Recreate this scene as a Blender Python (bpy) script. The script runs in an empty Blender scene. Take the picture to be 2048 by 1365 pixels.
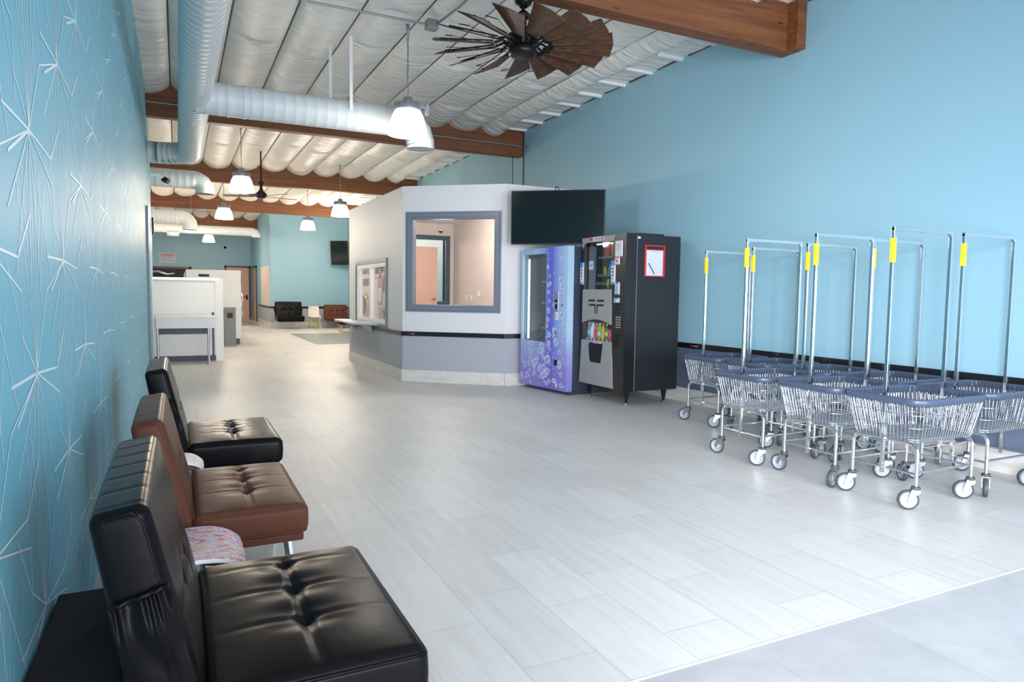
import bpy, bmesh, math, random
from math import sin, cos, pi, radians, sqrt, atan2, exp
from mathutils import Vector, Matrix

random.seed(7)
scene = bpy.context.scene
col = scene.collection

# ------------------------------------------------------------------ camera
CAM_H = 1.33
yaw, pitch, roll = radians(26.1), radians(4.02), radians(0.77)
cam_data = bpy.data.cameras.new('camera')
cam_data.sensor_width = 36.0
cam_data.lens = 1365.0 / 2048.0 * 36.0
cam_data.clip_start = 0.05
cam = bpy.data.objects.new('camera', cam_data)
col.objects.link(cam)
fwd = Vector((sin(yaw) * cos(pitch), cos(yaw) * cos(pitch), -sin(pitch)))
rgt0 = Vector((cos(yaw), -sin(yaw), 0))
up0 = rgt0.cross(fwd)
rgt = rgt0 * cos(roll) + up0 * sin(roll)
upv = up0 * cos(roll) - rgt0 * sin(roll)
cam.matrix_world = Matrix((
    (rgt.x, upv.x, -fwd.x, 0.0),
    (rgt.y, upv.y, -fwd.y, 0.0),
    (rgt.z, upv.z, -fwd.z, CAM_H),
    (0, 0, 0, 1)))
scene.camera = cam

# ------------------------------------------------------------------ colour management, world, daylight
scene.view_settings.view_transform = 'Standard'
scene.view_settings.look = 'None'
scene.view_settings.exposure = 0.70
scene.view_settings.gamma = 1.0
scene.view_settings.use_curve_mapping = False

world = bpy.data.worlds.new('daylight_world')
scene.world = world
world.use_nodes = True
world.node_tree.nodes['Background'].inputs[0].default_value = (0.55, 0.76, 1.0, 1)
world.node_tree.nodes['Background'].inputs[1].default_value = 1.0

def area_light(name, loc, target, sx, sy, energy, color, spread=pi):
    d = bpy.data.lights.new(name, 'AREA')
    d.shape = 'RECTANGLE'; d.size = sx; d.size_y = sy
    d.energy = energy; d.color = color; d.spread = spread
    o = bpy.data.objects.new(name, d)
    o.location = loc
    o.rotation_euler = (Vector(target) - Vector(loc)).to_track_quat('-Z', 'Y').to_euler()
    col.objects.link(o)
    return o

# daylight falling in through the three storefront openings behind the camera
DAY = (0.93, 0.945, 1.0)
area_light('daylight_opening', (0.75, -1.95, 1.45), (1.5, 4.0, 0.7), 1.7, 2.5, 42, DAY, radians(105))
area_light('daylight_opening', (2.65, -1.95, 1.45), (3.2, 4.0, 0.7), 1.7, 2.5, 42, DAY, radians(105))
area_light('daylight_opening', (4.55, -1.95, 1.45), (5.0, 4.0, 0.7), 1.7, 2.5, 42, DAY, radians(105))

area_light('added_side_fill', (-0.50, -0.85, 1.45), (5.68, 5.4, 0.3), 1.7, 2.4, 60, DAY, radians(62))  # unseen side light, added to brighten the right wall behind the carts

# ------------------------------------------------------------------ materials
def srgb(r, g, b):
    def f(c):
        c /= 255.0
        return c / 12.92 if c <= 0.04045 else ((c + 0.055) / 1.055) ** 2.4
    return (f(r), f(g), f(b), 1)

def mat(name, color, rough=0.5, metal=0.0, spec=0.5, coat=0.0, emit=None, estr=0.0):
    m = bpy.data.materials.new(name)
    m.use_nodes = True
    b = m.node_tree.nodes['Principled BSDF']
    b.inputs['Base Color'].default_value = color
    b.inputs['Roughness'].default_value = rough
    b.inputs['Metallic'].default_value = metal
    b.inputs['Specular IOR Level'].default_value = spec
    if coat:
        b.inputs['Coat Weight'].default_value = coat
        b.inputs['Coat Roughness'].default_value = 0.08
    if emit is not None:
        b.inputs['Emission Color'].default_value = emit
        b.inputs['Emission Strength'].default_value = estr
    return m

def nt(m):
    return m.node_tree.nodes, m.node_tree.links, m.node_tree.nodes['Principled BSDF']

def noise_bump(m, scale=60, strength=0.1, dist=0.01, stretch=(1, 1, 1), detail=4):
    n, l, b = nt(m)
    tc = n.new('ShaderNodeTexCoord'); mp = n.new('ShaderNodeMapping')
    mp.inputs['Scale'].default_value = stretch
    no = n.new('ShaderNodeTexNoise'); no.inputs['Scale'].default_value = scale; no.inputs['Detail'].default_value = detail
    bu = n.new('ShaderNodeBump'); bu.inputs['Strength'].default_value = strength; bu.inputs['Distance'].default_value = dist
    l.new(tc.outputs['Object'], mp.inputs['Vector']); l.new(mp.outputs['Vector'], no.inputs['Vector'])
    l.new(no.outputs['Fac'], bu.inputs['Height']); l.new(bu.outputs['Normal'], b.inputs['Normal'])
    return m

def noise_color(m, c1, c2, scale=3, stretch=(1, 1, 1), lo=0.35, hi=0.65, detail=5):
    n, l, b = nt(m)
    tc = n.new('ShaderNodeTexCoord'); mp = n.new('ShaderNodeMapping')
    mp.inputs['Scale'].default_value = stretch
    no = n.new('ShaderNodeTexNoise'); no.inputs['Scale'].default_value = scale; no.inputs['Detail'].default_value = detail
    rp = n.new('ShaderNodeValToRGB')
    rp.color_ramp.elements[0].position = lo; rp.color_ramp.elements[0].color = c1
    rp.color_ramp.elements[1].position = hi; rp.color_ramp.elements[1].color = c2
    l.new(tc.outputs['Object'], mp.inputs['Vector']); l.new(mp.outputs['Vector'], no.inputs['Vector'])
    l.new(no.outputs['Fac'], rp.inputs['Fac']); l.new(rp.outputs['Color'], b.inputs['Base Color'])
    return m

M = {}
M['blue_wall'] = noise_bump(mat('blue_wall_paint', srgb(144, 186, 203), 0.45), 160, 0.12, 0.003)
M['blue_gloss'] = mat('teal_wallpaper', srgb(122, 190, 210), 0.48, spec=0.15)
M['pattern_line'] = mat('wallpaper_line', srgb(222, 240, 244), 0.46)
M['grey_wain'] = noise_bump(mat('grey_wainscot_paint', srgb(164, 168, 178), 0.5), 120, 0.1, 0.003)
M['dark_wain'] = noise_bump(mat('dark_wainscot', srgb(96, 108, 130), 0.5), 120, 0.1, 0.003)  # darker wainscot tone, used on the right wall alone
M['white_wall'] = noise_bump(mat('white_wall_paint', srgb(216, 216, 220), 0.5), 140, 0.1, 0.003)
M['beige_wall'] = mat('beige_wall_paint', srgb(214, 200, 190), 0.6)
M['rail'] = mat('black_rail', srgb(24, 24, 28), 0.3)
M['red'] = mat('red_plastic', srgb(205, 40, 50), 0.4)
M['white'] = mat('white_paint', srgb(235, 236, 236), 0.4)
M['white_lam'] = mat('white_laminate', srgb(240, 238, 234), 0.35)
M['paper'] = mat('paper', srgb(204, 208, 218), 0.6)
M['blue_sticker'] = mat('blue_sticker', srgb(60, 140, 210), 0.4)
M['trim_grey'] = mat('grey_trim_paint', srgb(112, 122, 138), 0.35)
M['pink_door'] = mat('pink_door_paint', srgb(214, 172, 152), 0.45)
M['dark_frame'] = mat('dark_frame', srgb(62, 66, 78), 0.4)
M['steel'] = mat('brushed_steel', srgb(190, 192, 198), 0.28, 1.0)
M['chrome'] = mat('chrome', srgb(222, 224, 228), 0.12, 1.0)
M['galv'] = mat('zinc_wire', srgb(196, 200, 206), 0.25, 1.0)
M['rubber'] = mat('grey_rubber', srgb(62, 70, 74), 0.55)
M['hub'] = mat('wheel_hub_plastic', srgb(150, 158, 166), 0.45)
M['rim'] = noise_bump(mat('blue_grey_rim_plastic', srgb(66, 77, 98), 0.38), 90, 0.05, 0.002)
M['yellow'] = mat('yellow_tape', srgb(238, 214, 30), 0.4)
M['duct'] = mat('duct_paint', srgb(204, 210, 213), 0.45)
M['iron'] = mat('black_iron', srgb(30, 30, 32), 0.4, 0.6)
M['fan_dark'] = mat('dark_fan_metal', srgb(52, 50, 50), 0.4, 0.3)
M['shade_dark'] = mat('black_shade', srgb(16, 16, 18), 0.9)
M['screen'] = mat('tv_screen', srgb(5, 11, 14), 0.14, spec=0.5)
M['tv_body'] = mat('tv_plastic', srgb(14, 14, 16), 0.35)
M['vend_black'] = noise_bump(mat('black_powder_coat', srgb(26, 30, 35), 0.45), 300, 0.15, 0.002)
M['vend_gloss'] = mat('gloss_black_panel', srgb(26, 24, 27), 0.25)
M['vend_grey'] = mat('grey_panel', srgb(146, 146, 148), 0.5)
M['navy'] = mat('dark_slate_steel', srgb(52, 64, 78), 0.4)
M['dark_in'] = mat('dark_interior', srgb(30, 31, 34), 0.6)
M['lamp_glow'] = mat('glowing_shade', srgb(250, 250, 245), 0.3, emit=(1.0, 0.96, 0.88, 1), estr=1.7)
M['tube_glow'] = mat('glowing_tube', srgb(240, 245, 255), 0.3, emit=(0.85, 0.9, 1.0, 1), estr=1.2)
M['lamp_metal'] = mat('lamp_housing', srgb(170, 168, 176), 0.45, 0.4)
M['conduit'] = mat('galvanised_conduit', srgb(150, 156, 158), 0.4, 0.7)
M['seam_dark'] = mat('joist_edge', srgb(74, 68, 58), 0.7)
M['roof'] = mat('roof_deck', srgb(120, 116, 110), 0.8)
M['grey_floor'] = mat('grey_inlay_tile', srgb(150, 148, 144), 0.3)
M['pale_wood'] = mat('pale_wood', srgb(205, 176, 138), 0.5)
M['brown_wood'] = mat('brown_wood', srgb(120, 84, 62), 0.5)
M['lime'] = mat('yellow_green_paint', srgb(206, 200, 60), 0.4)
M['bin'] = mat('grey_bin_plastic', srgb(128, 134, 134), 0.5)
M['orange_bag'] = mat('orange_foil', srgb(226, 120, 34), 0.35)
M['red_bag'] = mat('red_foil', srgb(196, 60, 50), 0.35)
M['blue_bag'] = mat('blue_foil', srgb(110, 160, 205), 0.35)
M['gold_bag'] = mat('yellow_foil', srgb(208, 190, 40), 0.35)
M['green_b'] = mat('green_drink', srgb(126, 190, 70), 0.2)
M['teal_b'] = mat('teal_drink', srgb(40, 110, 130), 0.2)
M['pinkred_b'] = mat('red_drink', srgb(214, 60, 74), 0.2)
M['clear_b'] = mat('pale_drink', srgb(205, 215, 225), 0.15)
M['purple_b'] = mat('purple_drink', srgb(110, 80, 150), 0.2)
M['holly'] = mat('holly_green', srgb(34, 112, 52), 0.5)
M['counter'] = mat('grey_counter', srgb(190, 190, 188), 0.35)
M['switch'] = mat('cream_plate', srgb(232, 226, 214), 0.4)

# insulation vinyl
m = mat('insulation_vinyl', srgb(242, 237, 230), 0.40, spec=0.45)
n, l, b = nt(m)
tc = n.new('ShaderNodeTexCoord'); mp = n.new('ShaderNodeMapping'); mp.inputs['Scale'].default_value = (1.2, 5.0, 1.0)
no = n.new('ShaderNodeTexNoise'); no.inputs['Scale'].default_value = 1.6; no.inputs['Detail'].default_value = 6; no.inputs['Distortion'].default_value = 0.9
bu = n.new('ShaderNodeBump'); bu.inputs['Strength'].default_value = 0.9; bu.inputs['Distance'].default_value = 0.07
l.new(tc.outputs['Object'], mp.inputs['Vector']); l.new(mp.outputs['Vector'], no.inputs['Vector'])
l.new(no.outputs['Fac'], bu.inputs['Height']); l.new(bu.outputs['Normal'], b.inputs['Normal'])
M['vinyl'] = m

# clear glass pane
def glass(name, tint=(1, 1, 1, 1), refl=0.10):
    m = bpy.data.materials.new(name); m.use_nodes = True
    n, l = m.node_tree.nodes, m.node_tree.links
    n.remove(n['Principled BSDF'])
    out = n['Material Output']
    tr = n.new('ShaderNodeBsdfTransparent'); tr.inputs[0].default_value = tint
    gl = n.new('ShaderNodeBsdfGlossy'); gl.inputs['Roughness'].default_value = 0.02
    fr = n.new('ShaderNodeLayerWeight'); fr.inputs[0].default_value = 0.5
    pw = n.new('ShaderNodeMath'); pw.operation = 'POWER'; pw.inputs[1].default_value = 4.0
    ad = n.new('ShaderNodeMath'); ad.operation = 'ADD'; ad.inputs[1].default_value = refl * 0.6; ad.use_clamp = True
    mx = n.new('ShaderNodeMixShader')
    l.new(fr.outputs['Facing'], pw.inputs[0]); l.new(pw.outputs[0], ad.inputs[0]); l.new(ad.outputs[0], mx.inputs[0])
    l.new(tr.outputs[0], mx.inputs[1]); l.new(gl.outputs[0], mx.inputs[2]); l.new(mx.outputs[0], out.inputs[0])
    return m
M['glass'] = glass('clear_glass')
M['dark_glass'] = glass('smoked_glass', (0.82, 0.83, 0.84, 1), 0.06)

# leather
def leather(name, c, rough=0.3):
    m = mat(name, c, rough, spec=0.09)
    n, l, b = nt(m)
    tc = n.new('ShaderNodeTexCoord')
    vo = n.new('ShaderNodeTexVoronoi'); vo.inputs['Scale'].default_value = 260
    no = n.new('ShaderNodeTexNoise'); no.inputs['Scale'].default_value = 9; no.inputs['Detail'].default_value = 5
    b1 = n.new('ShaderNodeBump'); b1.inputs['Strength'].default_value = 0.05; b1.inputs['Distance'].default_value = 0.002
    b2 = n.new('ShaderNodeBump'); b2.inputs['Strength'].default_value = 0.15; b2.inputs['Distance'].default_value = 0.01
    l.new(tc.outputs['Object'], vo.inputs['Vector']); l.new(tc.outputs['Object'], no.inputs['Vector'])
    l.new(vo.outputs['Distance'], b1.inputs['Height']); l.new(no.outputs['Fac'], b2.inputs['Height'])
    l.new(b1.outputs['Normal'], b2.inputs['Normal']); l.new(b2.outputs['Normal'], b.inputs['Normal'])
    return m
M['leather_black'] = leather('black_leather', srgb(17, 16, 18), 0.3)
M['leather_brown'] = leather('brown_leather', srgb(88, 55, 42), 0.4)

# wood beam, long grain along object X
def wood(name, c1, c2, rough=0.55, stretch=(0.6, 10, 14), knots=True):
    m = mat(name, c1, rough)
    n, l, b = nt(m)
    tc = n.new('ShaderNodeTexCoord'); mp = n.new('ShaderNodeMapping'); mp.inputs['Scale'].default_value = stretch
    no = n.new('ShaderNodeTexNoise'); no.inputs['Scale'].default_value = 1.5; no.inputs['Detail'].default_value = 8; no.inputs['Distortion'].default_value = 0.6
    rp = n.new('ShaderNodeValToRGB')
    rp.color_ramp.elements[0].position = 0.3; rp.color_ramp.elements[0].color = c1
    rp.color_ramp.elements[1].position = 0.7; rp.color_ramp.elements[1].color = c2
    l.new(tc.outputs['Object'], mp.inputs['Vector']); l.new(mp.outputs['Vector'], no.inputs['Vector']); l.new(no.outputs['Fac'], rp.inputs['Fac'])
    last = rp.outputs['Color']
    if knots:
        mp2 = n.new('ShaderNodeMapping'); mp2.inputs['Scale'].default_value = (1.3, 3, 5.0)
        vo = n.new('ShaderNodeTexVoronoi'); vo.inputs['Scale'].default_value = 1.6
        r2 = n.new('ShaderNodeValToRGB')
        r2.color_ramp.elements[0].position = 0.05; r2.color_ramp.elements[0].color = (0.25, 0.2, 0.17, 1)
        r2.color_ramp.elements[1].position = 0.11; r2.color_ramp.elements[1].color = (1, 1, 1, 1)
        mx = n.new('ShaderNodeMixRGB'); mx.blend_type = 'MULTIPLY'; mx.inputs[0].default_value = 1
        l.new(tc.outputs['Object'], mp2.inputs['Vector']); l.new(mp2.outputs['Vector'], vo.inputs['Vector'])
        l.new(vo.outputs['Distance'], r2.inputs['Fac']); l.new(last, mx.inputs[1]); l.new(r2.outputs['Color'], mx.inputs[2])
        last = mx.outputs[0]
    l.new(last, b.inputs['Base Color'])
    return m
M['beam'] = wood('glulam_wood', srgb(96, 55, 28), srgb(134, 82, 44))
M['fan_wood'] = wood('rustic_blade_wood', srgb(38, 24, 16), srgb(104, 64, 38), 0.5, (6, 30, 6), False)

# floor tiles: staggered 12 x 24 inch tiles running along Y
def tile_floor(name, c1, c2, streak, mortar, w, h, off, px, py, rough=0.42, stretch=(14, 1.2, 1)):
    m = mat(name, c1, rough, spec=0.5)
    n, l, b = nt(m)
    tc = n.new('ShaderNodeTexCoord'); sp = n.new('ShaderNodeSeparateXYZ'); cb = n.new('ShaderNodeCombineXYZ')
    ax = n.new('ShaderNodeMath'); ax.operation = 'SUBTRACT'; ax.inputs[1].default_value = py
    ay = n.new('ShaderNodeMath'); ay.operation = 'SUBTRACT'; ay.inputs[1].default_value = px
    l.new(tc.outputs['Object'], sp.inputs[0]); l.new(sp.outputs['Y'], ax.inputs[0]); l.new(sp.outputs['X'], ay.inputs[0])
    l.new(ax.outputs[0], cb.inputs['X']); l.new(ay.outputs[0], cb.inputs['Y'])
    br = n.new('ShaderNodeTexBrick')
    br.offset = off; br.offset_frequency = 2; br.squash = 1.0
    br.inputs['Color1'].default_value = c1; br.inputs['Color2'].default_value = c2; br.inputs['Mortar'].default_value = mortar
    br.inputs['Scale'].default_value = 1.0; br.inputs['Mortar Size'].default_value = 0.0016; br.inputs['Mortar Smooth'].default_value = 0.1
    br.inputs['Brick Width'].default_value = w; br.inputs['Row Height'].default_value = h; br.inputs['Bias'].default_value = 0
    l.new(cb.outputs[0], br.inputs['Vector'])
    mp = n.new('ShaderNodeMapping'); mp.inputs['Scale'].default_value = stretch
    no = n.new('ShaderNodeTexNoise'); no.inputs['Scale'].default_value = 1.6; no.inputs['Detail'].default_value = 7; no.inputs['Roughness'].default_value = 0.65
    rp = n.new('ShaderNodeValToRGB')
    rp.color_ramp.elements[0].position = 0.36; rp.color_ramp.elements[0].color = streak
    rp.color_ramp.elements[1].position = 0.6; rp.color_ramp.elements[1].color = (1, 1, 1, 1)
    l.new(tc.outputs['Object'], mp.inputs['Vector']); l.new(mp.outputs['Vector'], no.inputs['Vector']); l.new(no.outputs['Fac'], rp.inputs['Fac'])
    mx = n.new('ShaderNodeMixRGB'); mx.blend_type = 'MULTIPLY'; mx.inputs[0].default_value = 1
    l.new(br.outputs['Color'], mx.inputs[1]); l.new(rp.outputs['Color'], mx.inputs[2]); l.new(mx.outputs[0], b.inputs['Base Color'])
    bu = n.new('ShaderNodeBump'); bu.inputs['Strength'].default_value = 0.25; bu.inputs['Distance'].default_value = 0.002; bu.invert = True
    l.new(br.outputs['Fac'], bu.inputs['Height']); l.new(bu.outputs['Normal'], b.inputs['Normal'])
    return m
M['floor'] = tile_floor('pale_plank_tile', srgb(202, 199, 196), srgb(211, 209, 206), (0.91, 0.905, 0.90, 1), srgb(172, 172, 174),
                        0.612, 0.3075, 0.368, 0.152, 2.68)
M['floor_front'] = tile_floor('grey_concrete_tile', srgb(172, 172, 174), srgb(184, 184, 186), (0.88, 0.88, 0.88, 1), srgb(160, 160, 162),
                              0.62, 0.61, 0.0, 0.1, 1.84, 0.35, (3, 3, 1))
M['tile_base'] = noise_color(mat('tile_base', srgb(205, 202, 196), 0.4), srgb(200, 196, 190), srgb(216, 213, 208), 2, (2, 2, 12))

# bubbles artwork on the drinks machine (local x = across, z = up)
m = mat('bubble_artwork', srgb(150, 180, 225), 0.3)
n, l, b = nt(m)
tc = n.new('ShaderNodeTexCoord'); sp = n.new('ShaderNodeSeparateXYZ'); l.new(tc.outputs['Object'], sp.inputs[0])
no = n.new('ShaderNodeTexNoise'); no.inputs['Scale'].default_value = 2.5; l.new(tc.outputs['Object'], no.inputs['Vector'])
sx_ = n.new('ShaderNodeMath'); sx_.operation = 'SUBTRACT'; sx_.inputs[1].default_value = 0.68; l.new(sp.outputs['X'], sx_.inputs[0])
ab = n.new('ShaderNodeMath'); ab.operation = 'ABSOLUTE'; l.new(sx_.outputs[0], ab.inputs[0])
rp = n.new('ShaderNodeValToRGB'); e = rp.color_ramp.elements
e[0].position = 0.0; e[0].color = srgb(84, 92, 200); e[1].position = 0.40; e[1].color = srgb(172, 204, 226)
x = rp.color_ramp.elements.new(0.16); x.color = srgb(136, 158, 222)
l.new(ab.outputs[0], rp.inputs['Fac'])
mz = n.new('ShaderNodeMath'); mz.operation = 'MULTIPLY_ADD'; mz.inputs[1].default_value = 0.5; l.new(no.outputs['Fac'], mz.inputs[0]); l.new(sp.outputs['Z'], mz.inputs[2])
mr = n.new('ShaderNodeMapRange'); mr.inputs[1].default_value = 0.55; mr.inputs[2].default_value = 1.05; mr.inputs[3].default_value = 0.8; mr.inputs[4].default_value = 0.0
l.new(mz.outputs[0], mr.inputs[0])
mx = n.new('ShaderNodeMixRGB'); mx.inputs[2].default_value = srgb(128, 104, 198); l.new(mr.outputs[0], mx.inputs[0]); l.new(rp.outputs['Color'], mx.inputs[1])
l.new(mx.outputs[0], b.inputs['Base Color'])
M['bubbles'] = m
M['bub_a'] = mat('bubble_fill_blue', srgb(148, 166, 222), 0.3)
M['bub_b'] = mat('bubble_fill_violet', srgb(152, 142, 216), 0.3)
M['bub_rim'] = mat('bubble_rim', srgb(206, 216, 240), 0.3)
M['bub_hi'] = mat('bubble_spark', srgb(240, 246, 252), 0.3)

# feather print for the small seats
def print_mat(name, cols, scale):
    m = mat(name, cols[0], 0.45)
    n, l, b = nt(m)
    tc = n.new('ShaderNodeTexCoord'); mp = n.new('ShaderNodeMapping'); mp.inputs['Scale'].default_value = (1, 2.6, 1)
    vo = n.new('ShaderNodeTexVoronoi'); vo.inputs['Scale'].default_value = scale
    no = n.new('ShaderNodeTexNoise'); no.inputs['Scale'].default_value = scale * 0.6; no.inputs['Distortion'].default_value = 2
    l.new(tc.outputs['Object'], mp.inputs['Vector']); l.new(mp.outputs['Vector'], no.inputs['Vector']); l.new(mp.outputs['Vector'], vo.inputs['Vector'])
    rp = n.new('ShaderNodeValToRGB'); rp.color_ramp.interpolation = 'CONSTANT'
    for i, c in enumerate(cols):
        if i < 2:
            e = rp.color_ramp.elements[i]; e.position = [0, 0.36][i]
        else:
            e = rp.color_ramp.elements.new(0.36 + 0.28 * (i - 1) / (len(cols) - 1))
        e.color = c
    l.new(no.outputs['Fac'], rp.inputs['Fac']); l.new(rp.outputs['Color'], b.inputs['Base Color'])
    return m
M['feather'] = print_mat('feather_print', [srgb(190, 150, 178), srgb(176, 52, 118), srgb(206, 190, 205), srgb(120, 170, 196), srgb(206, 130, 60), srgb(150, 30, 84)], 20)
M['pale_print'] = print_mat('pale_print', [srgb(226, 220, 218), srgb(206, 190, 190), srgb(232, 228, 224), srgb(214, 206, 206)], 18)

# ------------------------------------------------------------------ mesh helpers
class MB:
    def __init__(self):
        self.v = []; self.f = []; self.m = []; self.s = []
    def add(self, vs, fs, mi=0, sm=False, mx=None):
        o = len(self.v)
        if mx is not None:
            vs = [mx @ Vector(p) for p in vs]
        self.v += [tuple(p) for p in vs]
        for f in fs:
            self.f.append([i + o for i in f]); self.m.append(mi); self.s.append(sm)
    def box(self, x0, x1, y0, y1, z0, z1, mi=0, mx=None):
        vs = [(x, y, z) for z in (z0, z1) for y in (y0, y1) for x in (x0, x1)]
        fs = [(0, 2, 3, 1), (4, 5, 7, 6), (0, 1, 5, 4), (2, 6, 7, 3), (0, 4, 6, 2), (1, 3, 7, 5)]
        self.add(vs, fs, mi, False, mx)
    def tube(self, pts, r, n=8, mi=0, caps=True, mx=None, sm=True, closed=False):
        pts = [Vector(p) for p in pts]
        rs = r if isinstance(r, (list, tuple)) else [r] * len(pts)
        N = len(pts)
        t0 = (pts[1] - pts[0]).normalized()
        a = Vector((0, 0, 1)) if abs(t0.z) < 0.9 else Vector((1, 0, 0))
        u = t0.cross(a).normalized()
        vs = []
        for i, p in enumerate(pts):
            if closed:
                t = (pts[(i + 1) % N] - pts[i - 1]).normalized()
            elif i == 0: t = t0
            elif i == N - 1: t = (pts[-1] - pts[-2]).normalized()
            else: t = ((pts[i + 1] - p).normalized() + (p - pts[i - 1]).normalized()).normalized()
            u = (u - t * u.dot(t)).normalized(); w = t.cross(u)
            for k in range(n):
                an = 2 * pi * k / n
                vs.append(p + (u * cos(an) + w * sin(an)) * rs[i])
        fs = []
        for i in range(N if closed else N - 1):
            j = (i + 1) % N
            for k in range(n):
                k2 = (k + 1) % n
                fs.append((i * n + k, i * n + k2, j * n + k2, j * n + k))
        self.add(vs, fs, mi, sm, mx)
        if caps and not closed:
            self.add([vs[k] for k in range(n)], [tuple(reversed(range(n)))], mi, False, mx)
            self.add([vs[(N - 1) * n + k] for k in range(n)], [tuple(range(n))], mi, False, mx)
    def lathe(self, prof, n=24, mi=0, mx=None, sm=True):
        vs = []; fs = []
        for r, z in prof:
            for k in range(n):
                a = 2 * pi * k / n
                vs.append((r * cos(a), r * sin(a), z))
        for i in range(len(prof) - 1):
            for k in range(n):
                k2 = (k + 1) % n
                fs.append((i * n + k, i * n + k2, (i + 1) * n + k2, (i + 1) * n + k))
        self.add(vs, fs, mi, sm, mx)
    def prism(self, poly, d0, d1, axis='z', mi=0, mx=None):
        """poly: 2D outline; extruded between d0 and d1 along axis. axis y: poly=(x,z); axis x: poly=(y,z)"""
        n = len(poly)
        def P(p, d):
            if axis == 'z': return (p[0], p[1], d)
            if axis == 'y': return (p[0], d, p[1])
            return (d, p[0], p[1])
        vs = [P(p, d0) for p in poly] + [P(p, d1) for p in poly]
        fs = [tuple(range(n)), tuple(range(2 * n - 1, n - 1, -1))]
        for i in range(n):
            j = (i + 1) % n
            fs.append((i, i + n, j + n, j))
        self.add(vs, fs, mi, False, mx)
    def grid(self, fn, nu, nv, mi=0, sm=True, mx=None):
        vs = [fn(i / nu, j / nv) for j in range(nv + 1) for i in range(nu + 1)]
        fs = [(j * (nu + 1) + i, j * (nu + 1) + i + 1, (j + 1) * (nu + 1) + i + 1, (j + 1) * (nu + 1) + i) for j in range(nv) for i in range(nu)]
        self.add(vs, fs, mi, sm, mx)
    def rbox(self, hx, hy, hz, r, step, fn=None, mi=0, mx=None):
        """rounded box centred at the origin with a fine grid; fn(p, n) may move a point"""
        h = (hx, hy, hz)
        def axis_pts(a):
            k = max(2, int(math.ceil((2 * h[a] - 2 * r) / step)))
            inner = [-(h[a] - r) + (2 * h[a] - 2 * r) * i / k for i in range(k + 1)]
            q = 4
            e = [r * math.tan(pi / 4 * j / q) for j in range(1, q + 1)]
            return [-(h[a] - r) - x for x in reversed(e)] + inner + [h[a] - r + x for x in e]
        for ax in range(3):
            b_, c_ = (ax + 1) % 3, (ax + 2) % 3
            B, Cc = axis_pts(b_), axis_pts(c_)
            for sg in (-1, 1):
                vs = []
                for cv in Cc:
                    for bv in B:
                        p = [0, 0, 0]; p[ax] = sg * h[ax]; p[b_] = bv; p[c_] = cv
                        inn = [max(-(h[i] - r), min(h[i] - r, p[i])) for i in range(3)]
                        d = Vector([p[i] - inn[i] for i in range(3)])
                        d.normalize()
                        q = Vector(inn) + d * r
                        if fn: q = fn(q, d)
                        vs.append(q)
                nb = len(B); fs = []
                for j in range(len(Cc) - 1):
                    for i in range(nb - 1):
                        f = (j * nb + i, j * nb + i + 1, (j + 1) * nb + i + 1, (j + 1) * nb + i)
                        fs.append(f if sg > 0 else tuple(reversed(f)))
                self.add(vs, fs, mi, True, mx)
    def build(self, name, mats, parent=None, weld=False, loc=None, rot=None, bevel=0, recalc=True):
        if not isinstance(mats, (list, tuple)): mats = [mats]
        me = bpy.data.meshes.new(name)
        me.from_pydata([tuple(p) for p in self.v], [], self.f)
        for mm in mats: me.materials.append(mm)
        me.polygons.foreach_set('material_index', self.m)
        me.polygons.foreach_set('use_smooth', self.s)
        if weld or recalc:
            bm = bmesh.new(); bm.from_mesh(me)
            if weld: bmesh.ops.remove_doubles(bm, verts=bm.verts, dist=1e-5)
            if recalc: bmesh.ops.recalc_face_normals(bm, faces=bm.faces)
            bm.to_mesh(me); bm.free()
        me.update()
        o = bpy.data.objects.new(name, me)
        col.objects.link(o)
        if loc is not None: o.location = loc
        if rot is not None: o.rotation_euler = rot
        if parent is not None: o.parent = parent
        if bevel:
            bv = o.modifiers.new('edge', 'BEVEL'); bv.width = bevel; bv.segments = 2; bv.limit_method = 'ANGLE'; bv.angle_limit = radians(50)
        return o

def tag(o, label=None, cat=None, group=None, kind=None):
    if label: o['label'] = label
    if cat: o['category'] = cat
    if group: o['group'] = group
    if kind: o['kind'] = kind
    return o

def empty(name, loc, rz=0.0, label=None, cat=None, group=None):
    o = bpy.data.objects.new(name, None)
    o.empty_display_size = 0.1
    o.location = loc; o.rotation_euler = (0, 0, rz)
    col.objects.link(o)
    return tag(o, label, cat, group)

def struct(o):
    o['kind'] = 'structure'
    return o

def kids(o):
    return [c for c in bpy.data.objects if c.parent == o]

def copy_tree(o, parent=None):
    c = o.copy(); col.objects.link(c); c.parent = parent
    for ch in kids(o):
        copy_tree(ch, c)
    return c

def arc(c, r, a0, a1, n, plane='xz'):
    out = []
    for i in range(n + 1):
        a = a0 + (a1 - a0) * i / n
        if plane == 'xz': out.append((c[0] + r * cos(a), c[1], c[2] + r * sin(a)))
        elif plane == 'xy': out.append((c[0] + r * cos(a), c[1] + r * sin(a), c[2]))
        else: out.append((c[0], c[1] + r * cos(a), c[2] + r * sin(a)))
    return out

T = Matrix.Translation
def Rz(a): return Matrix.Rotation(a, 4, 'Z')
def Rx(a): return Matrix.Rotation(a, 4, 'X')
def Ry(a): return Matrix.Rotation(a, 4, 'Y')

# ------------------------------------------------------------------ the setting
WX, LX = 5.68, -0.36          # the two long side walls
FY, BY = 32.5, -1.9           # far wall, storefront
CZ = 4.33                     # ceiling deck
JY, JX = 25.5, 2.95           # lounge wall that juts out at the far end
EX = -5.0                     # side of the laundry area beyond the wallpapered wall
WE = 12.4                     # end of the wallpapered wall
RZ0, RZ1, TB = 0.68, 0.745, 0.176

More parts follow.
